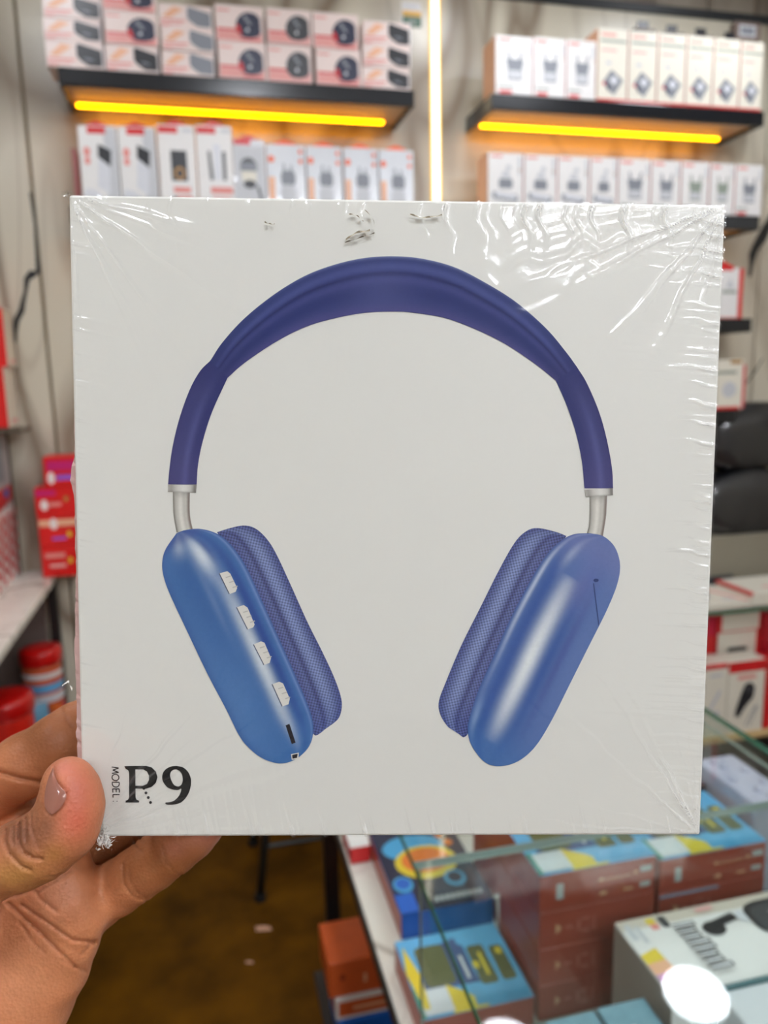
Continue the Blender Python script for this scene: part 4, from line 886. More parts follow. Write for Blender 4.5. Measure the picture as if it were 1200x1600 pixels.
colL = blend((70,112,168), ((52,94,152), 0.7*gs(s, 0.35, 0.2)), ((96,138,190), 0.5*gs(t, 0.75, 0.3)*gs(s, 0.25, 0.3)), ((206,216,222), 1.0*gs(s, 0.655-0.02*np.cos(6*t), 0.085)*np.clip(1-np.abs(t-0.6)/0.38, 0, 1)**0.5),
             ((212,222,228), 0.95*gs(s, 0.60, 0.10)*gs(t, 0.12, 0.09)), ((200,214,226), 0.6*gs(s, 0.35, 0.12)*gs(t, 0.045, 0.04)), ((40,68,140), 0.85*gs(s, 0.83, 0.07)*gs(t, 0.5, 0.5)), ((50,78,146), 0.7*gs(s, 0.72, 0.05)*gs(t, 0.1, 0.08)), ((120,146,196), 0.8*gs(s, 0.965, 0.018)), ((52,70,132), 0.5*gs(s, 1.0, 0.02)),
             ((58,88,150), 0.5*gs(s, 0.0, 0.06)), ((70,84,146), 0.6*gs(t, 0.02, 0.03)), ((150,172,206), 0.25*gs(s, 0.45, 0.04)*gs(t, 0.3, 0.14)), ((66,112,170), 0.5*gs(t, 1.0, 0.1)))
cl_o = grid_print('ear_cup_print', pts, colL, hb, 0.00018)
pts, t, s = poly_rows(cupR, axR, 110, 60); s, t = s+0*t, t+0*s
colR = blend((84,112,166), ((48,82,150), 0.8*gs(s, 0.2, 0.1)), ((226,232,232), 1.0*gs(s, 0.42, 0.10)*np.clip(1-np.abs(t-0.56)/0.36, 0, 1)**0.4), ((52,86,152), 0.8*gs(s, 0.63, 0.07)*gs(t, 0.55, 0.4)), ((66,74,138), 0.6*gs(s, 0.76, 0.06)*gs(t, 0.5, 0.3)),
             ((98,120,172), 0.6*gs(s, 0.92, 0.12)), ((190,204,222), 0.7*gs(s, 0.25, 0.06)*gs(t, 0.1, 0.07)), ((200,210,224), 0.7*gs(s, 0.06, 0.025)*gs(t, 0.3, 0.3)), ((112,122,172), 0.7*gs(t, 0.05, 0.09)), ((120,116,168), 0.35*gs(s,0.6,0.15)*gs(t,0.22,0.1)), ((70,112,168), 0.7*gs(t, 0.98, 0.12)), ((150,176,210), 0.5*gs(s, 0.08, 0.04)*gs(t, 0.86, 0.06)), ((40,66,130), 0.5*gs(s, 0.0, 0.02)))
cr_o = grid_print('ear_cup_print', pts, colR, hb, 0.00018)
def flat(name, polys, mat_, lift, parent, scale=None):
    """flat ink shapes; polys: list of [outer, hole, ...] in photo pixels"""
    vs, fs = [], []
    for rings in polys:
        base = len(vs); flatv = []
        for r in rings: flatv += [F(*p) for p in r]
        vs += [(x, -lift, z) for x, z in flatv]
        tri = tessellate_polygon([[Vector((*F(*p), 0)) for p in r] for r in rings])
        for t_ in tri:
            a, b_, c = (flatv[i] for i in t_); s_ = (b_[0]-a[0])*(c[1]-a[1])-(b_[1]-a[1])*(c[0]-a[0])
            fs.append(tuple(base+i for i in (t_ if s_ > 0 else t_[::-1])))
    return link(name, py_me(name, vs, fs), mat_, parent)
def c1(p): return (240+p[0]/3.334, 740+p[1]/3.334)
def c2(p): return (660+p[0]/3.332, 740+p[1]/3.332)
BTN = M('print_button', (222,220,212), 0.4); BTS = M('print_button_mark', (190,188,182), 0.4); SLOT = M('print_slot', (40,38,46), 0.4)
for k, pl in enumerate([[(340,520),(385,508),(400,520),(436,595),(428,615),(393,628)], [(430,697),(470,684),(490,697),(527,785),(520,800),(488,812)], [(518,890),(560,873),(578,880),(612,960),(605,985),(573,997)], [(615,1097),(655,1083),(675,1092),(710,1172),(703,1200),(668,1213)]]):
    bo = flat('button_print', [[[c1(p) for p in pl]]], BTN, 0.00024, cl_o)
    o0 = pl[0]
    flat('button_edge_print', [[[c1(pl[0]), c1((pl[0][0]+5, pl[0][1]-2)), c1((pl[-1][0]+4, pl[-1][1]-3)), c1(pl[-1])]]], M('print_shadow_line', (86,96,120), 0.4), 0.00026, cl_o)
    cx_ = sum(p[0] for p in pl)/6; cy_ = sum(p[1] for p in pl)/6
    marks = []
    for q in range(3):
        x_, y_ = cx_-22+q*18, cy_-26+q*26
        marks.append([[c1((x_, y_)), c1((x_+26, y_-8)), c1((x_+28, y_-3)), c1((x_+3, y_+5))]])
    flat('button_mark_print', marks, BTS, 0.00028, cl_o)
flat('slot_print', [[[c1(p) for p in [(688,1310),(708,1302),(740,1400),(720,1407)]]]], SLOT, 0.00024, cl_o)
flat('port_print', [[[c1(p) for p in [(716,1460),(757,1452),(754,1484),(720,1490)]]]], BTN, 0.00023, cl_o)
flat('port_print', [[[c1(p) for p in [(722,1464),(751,1458),(748,1479),(724,1484)]]]], SLOT, 0.00025, cl_o)
DKB = M('print_dark_blue', (34,56,112), 0.4)
flat('microphone_print', [[[c2((903+14*math.cos(a), 555+9*math.sin(a))) for a in np.linspace(0, 6.28, 14)[:-1]]]], DKB, 0.00024, cr_o)
flat('scratch_print', [[[c2(p) for p in [(887,570),(892,569),(920,786),(916,790)]]]], DKB, 0.00024, cr_o)
# ---- lettering
BLACK = M('print_black', (26,30,34), 0.4)
def c5(p): return (90+p[0]/4.615, 1150+p[1]/4.615)
def sm(pts, n=70): return [tuple(p) for p in closed(pts, n)][:-1]
P_out = [(483,216),(560,214),(640,214),(680,225),(710,255),(721,295),(710,335),(680,365),(640,378),(563,378),(563,440),(570,457),(590,465),(588,478),(490,478),(492,464),(510,457),(517,440),(517,262),(510,245),(492,235)]
P_in = [(562,240),(620,240),(645,255),(660,285),(660,315),(645,345),(615,357),(562,357)]
N_out = [(858,214),(905,225),(940,255),(960,300),(963,345),(950,400),(925,445),(890,478),(850,491),(800,494),(778,488),(780,478),(810,475),(840,465),(868,440),(886,410),(893,377),(870,388),(835,385),(795,370),(765,335),(755,300),(762,262),(785,235),(820,218)]
N_in = [(858,240),(880,250),(897,275),(903,310),(898,340),(885,357),(865,362),(840,350),(822,320),(812,285),(818,258),(835,243)]
flat('letter_print', [[[c5(p) for p in P_out], [c5(p) for p in P_in[::-1]]]], BLACK, 0.00016, hb)
flat('digit_print', [[[c5(p) for p in sm(N_out, 110)], [c5(p) for p in sm(N_in, 60)[::-1]]]], BLACK, 0.00016, hb)
for dx, dy in [(623,376),(638,409),(655,442),(671,478)]:
    flat('dot_print', [[[c5((dx+10.5*math.cos(a), dy+10.5*math.sin(a))) for a in np.linspace(0, 2*math.pi, 17)[:-1]]]], BLACK, 0.00016, hb)
def stroke(pts, w):
    P = np.array(pts, float); L_, R2 = [], []
    for i in range(len(P)):
        d = P[min(i+1, len(P)-1)]-P[max(i-1, 0)]; d /= np.linalg.norm(d); nn = np.array([-d[1], d[0]])*w/2
        L_.append(P[i]+nn); R2.append(P[i]-nn)
    return [tuple(p) for p in L_]+[tuple(p) for p in R2[::-1]]
def letter(y0, y1, strokes):
    """strokes in (0..1 along the reading direction, 0..1 up); the word reads downwards"""
    out = []
    for s_ in strokes:
        pp = []
        for u, v in s_:
            y = y0+(y1-y0)*u; pp.append((391+v*50+(y-222)*0.038, y))
        out.append([[c5(p) for p in stroke(pp, 7.0)]])
    return out
arc = lambda a0, a1, cu, cv, ru, rv, n=16: [(cu+ru*math.cos(math.radians(a)), cv+rv*math.sin(math.radians(a))) for a in np.linspace(a0, a1, n)]
word = [(222,268,[[(0,0),(0.16,1)],[(0.16,1),(0.5,0.15)],[(0.5,0.15),(0.84,1)],[(0.84,1),(1,0)]]), (274,321,[arc(0,360,0.5,0.5,0.48,0.5,28)]),
        (330,369,[[(0.05,0),(0.05,1)],[(0.05,1),(0.3,1)]+arc(90,-90,0.35,0.5,0.6,0.5)+[(0.3,0),(0.05,0)]]), (379,408,[[(0.05,0),(0.05,1)],[(0.05,0.97),(0.95,0.97)],[(0.05,0.52),(0.85,0.52)],[(0.05,0.03),(0.95,0.03)]]),
        (420,444,[[(0.05,0),(0.05,1)],[(0.05,0.03),(0.95,0.03)]]), (464,474,[[(0.2,0.06),(0.8,0.06)],[(0.2,0.6),(0.8,0.6)]])]
for y0_, y1_, st_ in word: flat('small_letter_print', letter(y0_, y1_, st_), BLACK, 0.00016, hb)
# ---- shrink film with wrinkles pulled in from its edges
rng = np.random.default_rng(11)
def noise1(x, seed):
    r = np.random.default_rng(seed).uniform(-1, 1, 4096); i = np.floor(x).astype(int); f = x-i; f = f*f*(3-2*f)
    return r[i % 4096]*(1-f)+r[(i+1) % 4096]*f
def ridge(n): return np.clip(n-0.1, 0, 1)**1.5
NG = 560
ux = np.linspace(0, 1, NG); U_, V_ = np.meshgrid(ux*BW, ux*BH)             # U from the left, V from the top
dl, dr, dt, db = U_, BW-U_, V_, BH-V_
soft = noise1(U_/0.018+3, 5)*noise1(V_/0.02, 6)
h = 0.00012*soft
h += 0.0008*np.exp(-(dr/0.0085)**1.2)*ridge(noise1(V_/0.0012+dr*90+0.6*noise1(dr/0.004, 3), 21))*(0.5+0.8*np.clip(1-V_/BH*1.1, 0, 1))
h += 0.0011*np.exp(-(dt/0.0080)**1.5)*ridge(noise1(U_/0.0016-dt*130+0.8*noise1(dt/0.005, 8), 22))*(0.25+1.1*np.clip((U_/BW-0.45)*3, 0, 1))
h += 0.0006*np.exp(-db/0.0060)*ridge(noise1(U_/0.0013+db*190, 23))
h += 0.0005*np.exp(-dl/0.0050)*ridge(noise1(V_/0.0012-dl*170, 24))
for (cx0, cy0, sd, amp, ln) in ((BW, 0, 31, 0.0013, 0.024), (0, 0, 32, 0.0008, 0.02), (BW, BH, 33, 0.0010, 0.022), (0, BH, 34, 0.0010, 0.024)):
    dx, dy = np.abs(U_-cx0), np.abs(V_-cy0); rr = np.hypot(dx, dy); th = np.arctan2(dy, dx+1e-6)
    h += amp*np.clip(rr/0.006, 0, 1)*np.exp(-rr/ln)*ridge(noise1(th*22+0.4*noise1(rr/0.006, sd+9), sd))
# slack patch that gathers below the upper edge
sl = np.exp(-((U_-0.150)/0.022)**2-((V_-0.016)/0.012)**2)
h += 0.0004*sl*ridge(noise1(V_/0.0030+0.9*noise1(U_/0.006, 44)+U_*60, 45))
vs = np.stack([U_-BW/2, -0.0007-h, BH-V_], -1).reshape(-1, 3)
ii = np.arange(NG*NG).reshape(NG, NG); quads = np.stack([ii[:-1,:-1], ii[1:,:-1], ii[1:,1:], ii[:-1,1:]], -1).reshape(-1, 4)
FILM = clear('shrink_film', (0.985,0.985,0.98), 0.09, 1.5, 1.4, 0.1)
h += 0.0004*np.exp(-dr/0.009)*ridge(noise1(V_/0.0008+dr*60, 61))+0.0003*np.exp(-db/0.010)*ridge(noise1(U_/0.0010+db*150, 62))*np.clip(1.3-U_/BW, 0, 1)
h *= np.clip(np.minimum(np.minimum(dl, dr), np.minimum(dt, db))/0.0018, 0.12, 1); h *= 1-0.75*np.exp(-(U_/0.018)**4-((BH-V_)/0.03)**4)
vs[:, 1] = -0.0007-h.reshape(-1)
gy, gx = np.gradient(h, BH/(NG-1), BW/(NG-1)); crease = np.clip((np.hypot(gx, gy)-0.10)/0.5, 0, 1)*0.28
fm = py_me('shrink_film', vs, quads.tolist())
ca = fm.color_attributes.new('stress', 'FLOAT_COLOR', 'POINT'); arr = np.ones((NG*NG, 4), np.float32); arr[:, :3] = crease.reshape(-1, 1); ca.data.foreach_set('color', arr.ravel())
nt = FILM.node_tree; out = [n for n in nt.nodes if n.type == 'OUTPUT_MATERIAL'][0]; src = out.inputs[0].links[0].from_socket     # stretched film goes whitish
va = nt.nodes.new('ShaderNodeVertexColor'); va.layer_name = 'stress'; df = nt.nodes.new('ShaderNodeBsdfDiffuse'); df.inputs[0].default_value = (0.95,0.95,0.95,1); m2 = nt.nodes.new('ShaderNodeMixShader')
nt.links.new(va.outputs['Color'], m2.inputs[0]); nt.links.new(src, m2.inputs[1]); nt.links.new(df.outputs[0], m2.inputs[2]); nt.links.new(m2.outputs[0], out.inputs[0])
link('shrink_film', fm, FILM, hb, smooth=True)
# sealed seam of the film along the left edge: a narrow ragged flap
def flap(name, pts_px, mat_, lift_in, z_var=0.0):
    L_ = [(F(x0, y)[0], F(x0, y)[1]) for x0, x1, y in pts_px]; R2 = [(F(x1, y)[0], F(x1, y)[1]) for x0, x1, y in pts_px]
    vs = [(x, lift_in+random.uniform(0, z_var), z) for x, z in L_]+[(x, lift_in*0.4, z) for x, z in R2]; n = len(pts_px)
    vs += [(x, y+0.00025, z) for x, y, z in vs]
    fs = [(i, i+1, n+i+1, n+i) for i in range(n-1)]+[(2*n+i, 3*n+i, 3*n+i+1, 2*n+i+1) for i in range(n-1)]
    return link(name, py_me(name, vs, fs), mat_, hb)
SEAMF = M('film_seam', (206,170,166), 0.3, coat=0.3, var=0.12, vscale=300)
rows_ = []
for k in range(120):
    y = 310+k*7.6; e = 107.5+0.0223*(y-308); wd = 1.2+ (3.0 if y > 620 else 0)*min(1, (y-620)/160)+4.0*np.clip((y-880)/150, 0, 1)
    if 715 < y < 775: wd += 6*math.sin((y-715)/60*math.pi)
    rows_.append((e-wd-random.uniform(0, 0.28*wd), e+1.0, y))
flap('film_seam', rows_, SEAMF, 0.0012, 0.0006)
# torn curls and the crumpled corner
CRU = clear('film_crumple', (0.95,0.95,0.94), 0.1, 1.6, 2.2)
CRW = M('film_white_edge', (226,222,216), 0.25, coat=0.4)
def ribbon(name, pts_px, w, mat_, lift=-0.0012):
    P = spline(pts_px, 16); vs = []
    for i, (x, y) in enumerate(P):
        a, z = F(x, y); vs += [(a, lift-0.0006*math.sin(i*0.9), z+w/2), (a, lift-0.0003, z-w/2)]
    return link(name, py_me(name, vs, [(2*i, 2*i+1, 2*i+3, 2*i+2) for i in range(len(P)-1)]), mat_, hb)
TORN = M('film_torn_brown', (168,158,138), 0.4)
ribbon('film_tear', [(540,377),(556,366),(578,362)], 0.0006, TORN); ribbon('film_tear', [(539,381),(560,374),(585,366)], 0.0003, M('film_torn_dark', (96,84,64), 0.5))
ribbon('film_tear', [(545,337),(556,338),(568,348)], 0.0003, TORN); ribbon('film_tear', [(570,330),(583,345),(586,368)], 0.0003, TORN)
ribbon('film_tear', [(640,337),(662,342),(690,338)], 0.00045, TORN); ribbon('film_tear', [(414,349),(424,352),(430,352)], 0.00035, TORN)
ribbon('film_tear', [(96,1072),(102,1068),(106,1067),(112,1082)], 0.0005, CRW, 0.0008)
def crumple(px, py, r, n, seed):
    rnd = random.Random(seed); vs, fs = [], []
    for k in range(n):
        x, z = F(max(px+rnd.gauss(0, r*0.55), 157 if py > 1000 else 0), py+rnd.gauss(0, r*0.42)); s = 0.0011
        c0 = len(vs); y = -0.0008-rnd.random()*0.0016
        for q in range(3): vs.append((x+rnd.uniform(-s, s), y+rnd.uniform(-s, s)*0.6, z+rnd.uniform(-s, s)))
        fs.append((c0, c0+1, c0+2))
    return vs, fs
for px, py, r, n, sd in ((166,1310,12,120,1), (163,1292,8,40,2), (109,307,5,30,3)):
    v_, f_ = crumple(px, py, r, n, sd); link('film_crumple', py_me('film_crumple', v_, f_), [CRW if sd == 1 else CRU], hb)

# ------------------------------------------------------------------ the hand that holds the box
# one continuous skin, grown as a smooth union of tapered capsules and meshed with surface nets.
# joints are given as (photo x, photo y, distance from the lens in m, radius in m)
def PC(x, y, z): return np.array([(x-CX)/FPX*z, (y-CY)/FPX*z, z])
def chain(js): return [(PC(*a[:3]), PC(*b[:3]), a[3], b[3]) for a, b in zip(js[:-1], js[1:])]
HAND = [   # (group, blend with the rest of its group, [joints]); group 0 palm and wrist, 1 fingers, 2 thumb
    (0, 0.010, [(-150,1480,0.285,0.020),(-40,1420,0.288,0.0185),(50,1375,0.290,0.0130),(88,1360,0.290,0.0110)]),
    (0, 0.008, [(60,1318,0.292,0.0110),(86,1340,0.285,0.0100),(99,1375,0.282,0.0100),(109,1405,0.281,0.0101),(121,1431,0.282,0.0103),(105,1470,0.283,0.0108),(86,1512,0.284,0.0118),(40,1568,0.285,0.0155),(-20,1650,0.285,0.021)]),
    (0, 0.010, [(-40,1640,0.285,0.024),(20,1530,0.287,0.0190),(60,1450,0.287,0.0145),(80,1410,0.286,0.0115)]),
    (0, 0.010, [(-130,1360,0.296,0.019),(-20,1300,0.302,0.0155),(60,1290,0.306,0.0110)]),
    (0, 0.012, [(-240,1400,0.290,0.024),(-160,1300,0.300,0.020),(-60,1265,0.304,0.0135),(10,1255,0.306,0.0110)]),
    (0, 0.016, [(-60,1700,0.285,0.027),(-120,1820,0.290,0.029),(-230,2000,0.305,0.033),(-400,2300,0.33,0.038)]),
    (0, 0.016, [(-200,1560,0.285,0.024),(-160,1700,0.285,0.027)]),
    (0, 0.012, [(-250,1560,0.270,0.023),(-150,1480,0.262,0.0195),(-70,1410,0.252,0.0140)]),      # ball of the thumb
    # little and ring finger under the box, middle finger behind, index along the left side
    (1, 0.0008, [(110,1436,0.297,0.0098),(150,1409,0.294,0.0099),(185,1386,0.291,0.0097),(212,1368,0.288,0.0094),(240,1348,0.286,0.0094),(272,1326,0.284,0.0088),(300,1306,0.283,0.0081),(320,1291,0.283,0.0072)]),
    (1, 0.0008, [(92,1346,0.306,0.0098),(130,1323,0.308,0.0101),(180,1295,0.308,0.0099),(236,1265,0.307,0.0094),(280,1243,0.3055,0.0085)]),
    (1, 0.002, [(40,1292,0.310,0.0105),(90,1268,0.320,0.0105),(150,1236,0.334,0.0103),(215,1200,0.338,0.0098),(265,1175,0.336,0.0088)]),
    (1, 0.002, [(-70,1264,0.300,0.0125),(-10,1226,0.293,0.0120),(40,1196,0.290,0.0117),(95,1162,0.291,0.0112),(122,1142,0.296,0.0106),(150,1122,0.310,0.0100),(178,1100,0.330,0.0095),(200,1080,0.336,0.0085)]),
    # thumb, bent back over the front corner of the box
    (2, 0.005, [(-150,1470,0.258,0.0150),(-70,1392,0.243,0.0120),(-10,1352,0.2365,0.0100),(35,1336,0.2336,0.0099),(68,1320,0.2326,0.0099),(92,1298,0.2326,0.0093),(105,1270,0.2336,0.0086),(109,1245,0.2341,0.0080),(108,1228,0.2341,0.0073),(106,1219,0.2341,0.0066)]),
    (2, 0.004, [(110,1292,0.2331,0.0082),(119,1262,0.2343,0.0070),(116,1240,0.2346,0.0062)]),
]
JOIN = (0.0, 0.0035, 0.006)                     # blend of fingers and thumb into the palm
# creases: photo poly-line, depth, half width in px, range of distances it may touch
CREASE = [
    ([(14,1411),(34,1431),(62,1455),(89,1483),(117,1510)], 0.0012, 2.4, (0.24,0.30)), ([(34,1414),(69,1438),(113,1469),(148,1473)], 0.0011, 2.3, (0.24,0.31)),
    ([(0,1404),(30,1398),(52,1390),(62,1404),(90,1425)], 0.0008, 2.6, (0.262,0.31)), ([(60,1395),(85,1380),(112,1362)], 0.0006, 2.4, (0.262,0.31)), ([(30,1440),(50,1470),(70,1490)], 0.0005, 2.0, (0.24,0.31)),
    ([(97,1500),(118,1512),(134,1518)], 0.0005, 2.4, (0.24,0.31)), ([(148,1469),(138,1480),(128,1492)], 0.0005, 2.4, (0.24,0.31)),
    ([(192,1350),(193,1380),(207,1400),(232,1409)], 0.0005, 1.7, (0.24,0.31)), ([(201,1355),(203,1378),(214,1396),(229,1404)], 0.0004, 1.6, (0.24,0.31)), ([(253,1322),(260,1347),(270,1360),(286,1369)], 0.0005, 1.6, (0.24,0.31)),
    ([(208,1306),(212,1320),(222,1330)], 0.0007, 2.2, (0.27,0.32)), ([(216,1303),(222,1316)], 0.0005, 2.0, (0.27,0.32)),
    ([(10,1296),(8,1315),(14,1332),(34,1354),(47,1359)], 0.0011, 2.4, (0.2,0.245)), ([(21,1292),(19,1310),(22,1320)], 0.0008, 2.2, (0.2,0.245)),
    ([(30,1287),(29,1315),(37,1332),(52,1341),(66,1342)], 0.0013, 2.6, (0.2,0.245)), ([(41,1277),(40,1298),(41,1319)], 0.0008, 2.2, (0.2,0.245)), ([(49,1269),(49,1293),(57,1315),(62,1327)], 0.0006, 2.0, (0.2,0.245)),
    ([(55,1268),(56,1290),(62,1306)], 0.0004, 1.8, (0.2,0.245)), ([(74,1368),(85,1370),(100,1366)], 0.0004, 2.0, (0.2,0.25)),
    ([(97,1108),(104,1124),(113,1136)], 0.0006, 2.2, (0.26,0.31)), ([(0,1207),(30,1216),(62,1222),(80,1214)], 0.0016, 3.5, (0.26,0.31)),
    ([(84,1199),(86,1212),(92,1226),(104,1238)], 0.0008, 1.8, (0.2,0.24)), ([(104,1238),(103,1250),(94,1264),(82,1274),(72,1266)], 0.0006, 1.8, (0.2,0.24)),
]
def smin(a, b, k):
    hh = np.maximum(k-np.abs(a-b), 0)/k; return np.minimum(a, b)-hh*hh*k*0.25
def seg_d(P, a, b, ra, rb):
    ab = b-a; t = np.clip(((P-a) @ ab)/(ab @ ab), 0, 1)
    q = P-a-t[:, None]*ab
    return np.sqrt((q*q).sum(1))-(ra+t*(rb-ra))
def poly_dist(X, Y, pts):
    d = np.full(X.shape, 1e9)
    for (x0_, y0_), (x1_, y1_) in zip(pts[:-1], pts[1:]):
        dx, dy = x1_-x0_, y1_-y0_; t = np.clip(((X-x0_)*dx+(Y-y0_)*dy)/(dx*dx+dy*dy), 0, 1)
        d = np.minimum(d, np.hypot(X-x0_-t*dx, Y-y0_-t*dy))
    return d
def hand_sdf(P, fine=True):
    P = P.astype(np.float64); G = [None, None, None]
    for g_, k, js in HAND:
        d = None
        for a, b, ra, rb in chain(js):
            e = seg_d(P, a, b, ra, rb); d = e if d is None else smin(d, e, 0.003)
        G[g_] = d if G[g_] is None else smin(G[g_], d, k)
    D = smin(smin(G[0], G[1], JOIN[1]), G[2], JOIN[2])
    if fine:
        X = P[:, 0]/P[:, 2]*FPX+CX; Y = P[:, 1]/P[:, 2]*FPX+CY
        for pts, dep, w, (za, zb_) in CREASE:
            xs = [p[0] for p in pts]; ys = [p[1] for p in pts]
            mk = (X > min(xs)-12) & (X < max(xs)+12) & (Y > min(ys)-12) & (Y < max(ys)+12) & (P[:, 2] > za) & (P[:, 2] < zb_)
            if mk.any():
                dd = poly_dist(X[mk], Y[mk], pts); n = len(pts)
                D[mk] += dep*(np.exp(-(dd/w)**2)-0.05*np.exp(-((dd-2.6*w)/(1.6*w))**2))
    return D
def surface_nets(d, org, hstep):
    s = d < 0; c = s[:-1,:-1,:-1]
    allin = np.ones_like(c); anyin = np.zeros_like(c)
    for i in (0, 1):
        for j in (0, 1):
            for k in (0, 1):
                q = s[i:s.shape[0]-1+i, j:s.shape[1]-1+j, k:s.shape[2]-1+k]; allin &= q; anyin |= q
    act = np.argwhere(anyin & ~allin); vid = -np.ones(c.shape, np.int32); vid[tuple(act.T)] = np.arange(len(act))
    cor = [(i, j, k) for i in (0,1) for j in (0,1) for k in (0,1)]
    val = {q: d[act[:,0]+q[0], act[:,1]+q[1], act[:,2]+q[2]] for q in cor}
    acc = np.zeros((len(act), 3)); cnt = np.zeros(len(act))
    for q in cor:
        for ax in range(3):
            if q[ax]: continue
            r = list(q); r[ax] = 1; r = tuple(r); a, b = val[q], val[r]; mk = (a < 0) != (b < 0)
            t = np.where(mk, a/np.where(mk, a-b, 1), 0); p = np.array(q, float)[None, :]+np.zeros((len(act), 3)); p[:, ax] += t
            acc[mk] += p[mk]; cnt[mk] += 1
    V = org+(act+acc/cnt[:, None])*hstep
    faces = []
    for ax in range(3):
        o1, o2 = [a for a in range(3) if a != ax]
        sl0 = [slice(None)]*3; sl1 = [slice(None)]*3; sl0[ax] = slice(0, -1); sl1[ax] = slice(1, None)
        df = s[tuple(sl0)] != s[tuple(sl1)]; e = np.argwhere(df)
        e = e[(e[:, o1] > 0) & (e[:, o2] > 0) & (e[:, o1] < c.shape[o1]) & (e[:, o2] < c.shape[o2])]
        ins = s[tuple(e.T)]
        def cell(d1, d2):
            q = e.copy(); q[:, o1] -= d1; q[:, o2] -= d2; return vid[tuple(q.T)]
        f = np.stack([cell(1,1), cell(0,1), cell(0,0), cell(1,0)], 1)
        flip = ins if ax != 1 else ~ins
        f[~flip] = f[~flip][:, ::-1]; faces.append(f)
    return V, np.concatenate(faces)
def mesh_region(lo, hi, hstep, coarse=4):
    n = [int(math.ceil((b-a)/hstep/coarse))*coarse for a, b in zip(lo, hi)]
    cg = [np.arange(k//coarse)*hstep*coarse+hstep*(coarse-1)/2+a for k, a in zip(n, lo)]
    G = np.stack(np.meshgrid(*cg, indexing='ij'), -1).reshape(-1, 3)
    dc = hand_sdf(G, False).reshape([k//coarse for k in n]).astype(np.float32)
    d = dc.repeat(coarse, 0).repeat(coarse, 1).repeat(coarse, 2)
    near = np.argwhere(np.abs(d) < hstep*coarse*1.2+0.0015)
    d[tuple(near.T)] = hand_sdf(np.array(lo)+near*hstep, True)
    return surface_nets(d, np.array(lo), hstep)
HV, HF = mesh_region((-0.245, 0.060, 0.205), (-0.052, 0.36, 0.385), 0.00062, 3)
def smoothstep(a, b, x): t = np.clip((x-a)/(b-a), 0, 1); return t*t*(3-2*t)
HX = HV[:, 0]/HV[:, 2]*FPX+CX; HY = HV[:, 1]/HV[:, 2]*FPX+CY; HZ = HV[:, 2]
def skin(c): return np.array(lin(c))
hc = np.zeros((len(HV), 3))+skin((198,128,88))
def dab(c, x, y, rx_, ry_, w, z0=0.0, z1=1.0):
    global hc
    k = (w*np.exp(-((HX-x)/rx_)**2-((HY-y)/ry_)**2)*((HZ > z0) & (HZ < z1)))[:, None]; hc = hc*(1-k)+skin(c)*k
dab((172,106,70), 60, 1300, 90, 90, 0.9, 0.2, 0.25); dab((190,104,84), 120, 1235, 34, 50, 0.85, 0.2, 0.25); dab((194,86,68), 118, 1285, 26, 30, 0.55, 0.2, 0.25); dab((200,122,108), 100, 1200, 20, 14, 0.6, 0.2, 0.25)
dab((118,74,52), 34, 1304, 38, 36, 0.9, 0.2, 0.25); dab((112,70,48), 70, 1288, 16, 26, 0.6, 0.2, 0.25); dab((180,134,66), 20, 1370, 60, 26, 0.6, 0.2, 0.25); dab((176,124,62), 85, 1335, 18, 16, 0.5, 0.2, 0.25)  # second dab paints shade beside the thumbnail; the first is knuckle brown
dab((132,78,44), 60, 1150, 85, 70, 0.9, 0.25, 0.34); dab((150,88,54), 20, 1255, 60, 30, 0.7, 0.25, 0.36); dab((158,98,56), 240, 1350, 90, 60, 0.8, 0.25, 0.36); dab((206,134,112), 325, 1305, 34, 22, 0.7, 0.25, 0.36); dab((196,126,104), 275, 1325, 20, 16, 0.5, 0.25, 0.3)  # first dab paints the index finger's shade into its skin colour
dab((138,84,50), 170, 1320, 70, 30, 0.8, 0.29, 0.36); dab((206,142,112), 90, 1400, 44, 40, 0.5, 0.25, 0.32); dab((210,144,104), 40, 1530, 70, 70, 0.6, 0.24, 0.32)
for pts, dep, w, (za, zb_) in CREASE:          # creases darkened: painted-in shade over a little pigment of their own
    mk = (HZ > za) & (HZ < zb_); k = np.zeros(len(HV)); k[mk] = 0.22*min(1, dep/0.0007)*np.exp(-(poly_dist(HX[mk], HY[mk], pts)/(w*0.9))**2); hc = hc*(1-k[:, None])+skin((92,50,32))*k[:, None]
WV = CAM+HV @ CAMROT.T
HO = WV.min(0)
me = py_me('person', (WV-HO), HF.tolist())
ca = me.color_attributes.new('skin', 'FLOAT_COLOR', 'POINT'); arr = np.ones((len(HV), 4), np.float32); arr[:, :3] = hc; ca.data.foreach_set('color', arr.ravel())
sk = bpy.data.materials.new('skin'); sk.use_nodes = True; nt = sk.node_tree; b = nt.nodes['Principled BSDF']; L = nt.links.new
at = nt.nodes.new('ShaderNodeVertexColor'); at.layer_name = 'skin'; tc = nt.nodes.new('ShaderNodeTexCoord')
n1 = nt.nodes.new('ShaderNodeTexNoise'); n1.inputs['Scale'].default_value = 140; n1.inputs['Detail'].default_value = 5; L(tc.outputs['Object'], n1.inputs['Vector'])
mr = nt.nodes.new('ShaderNodeMapRange'); mr.inputs[3].default_value = 0.82; mr.inputs[4].default_value = 1.18; L(n1.outputs['Fac'], mr.inputs[0])
vm = nt.nodes.new('ShaderNodeVectorMath'); vm.operation = 'SCALE'; L(at.outputs['Color'], vm.inputs[0]); L(mr.outputs[0], vm.inputs['Scale']); L(vm.outputs[0], b.inputs['Base Color'])
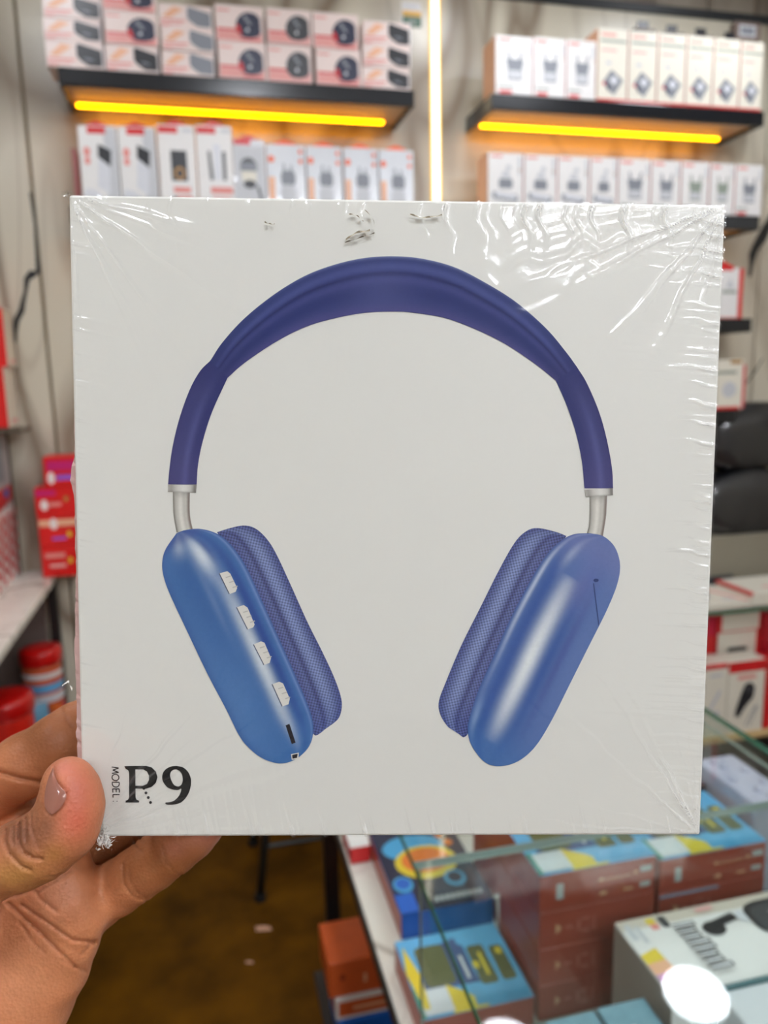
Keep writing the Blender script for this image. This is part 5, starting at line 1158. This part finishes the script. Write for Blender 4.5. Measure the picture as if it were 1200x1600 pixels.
b.inputs['Roughness'].default_value = 0.45; b.inputs['Specular IOR Level'].default_value = 0.3; b.inputs['Subsurface Weight'].default_value = 0.12; b.inputs['Subsurface Radius'].default_value = (1.0,0.35,0.2); b.inputs['Subsurface Scale'].default_value = 0.003
n2 = nt.nodes.new('ShaderNodeTexVoronoi'); n2.inputs['Scale'].default_value = 900; L(tc.outputs['Object'], n2.inputs['Vector'])
n3 = nt.nodes.new('ShaderNodeTexNoise'); n3.inputs['Scale'].default_value = 500; n3.inputs['Detail'].default_value = 4; L(tc.outputs['Object'], n3.inputs['Vector'])
ad = nt.nodes.new('ShaderNodeMath'); ad.operation = 'ADD'; L(n2.outputs['Distance'], ad.inputs[0]); L(n3.outputs['Fac'], ad.inputs[1])
bp = nt.nodes.new('ShaderNodeBump'); bp.inputs['Strength'].default_value = 0.35; bp.inputs['Distance'].default_value = 0.0004; L(ad.outputs[0], bp.inputs['Height']); L(bp.outputs[0], b.inputs['Normal'])
MATS['skin'] = sk
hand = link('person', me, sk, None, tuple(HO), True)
tag(hand, 'bare hand of a person gripping the lower left corner of the headphone box', 'person')
# thumbnail: a curved plate set on the skin
nail_out = spline([(83,1199),(77,1212),(72,1228),(69.5,1245),(70,1259),(75,1269),(82,1272.5),(92,1265),(100,1254),(103.5,1241),(96,1231),(89,1221),(85,1208),(83,1199)], 60)
def skin_hit(xy):
    d = np.array([PC(x, y, 1.0) for x, y in xy]); z = np.full(len(xy), 0.205)
    for _ in range(60): z += np.maximum(hand_sdf(d*z[:, None], False), 0)*0.7
    return z
npts, nt_, ns_ = poly_rows(nail_out, (0.1, 1), 16, 9)
nv = []; nz_ = skin_hit(npts.reshape(-1, 2)).reshape(16, 9)
for j in range(16):
    for i in range(9):
        x, y = npts[j, i]; z = min(nz_[j, i], 0.2375)
        nv.append(CAM+CAMROT @ PC(x, y, z-0.00035-0.0003*math.sin(math.pi*i/8)))
nv = np.array(nv)-HO
nf = [(j*9+i, j*9+i+1, (j+1)*9+i+1, (j+1)*9+i) for j in range(15) for i in range(8)]
link('thumbnail', py_me('thumbnail', nv, nf), M('nail', (152,98,82), 0.22, coat=0.3, var=0.12, vscale=120), hand, smooth=True)
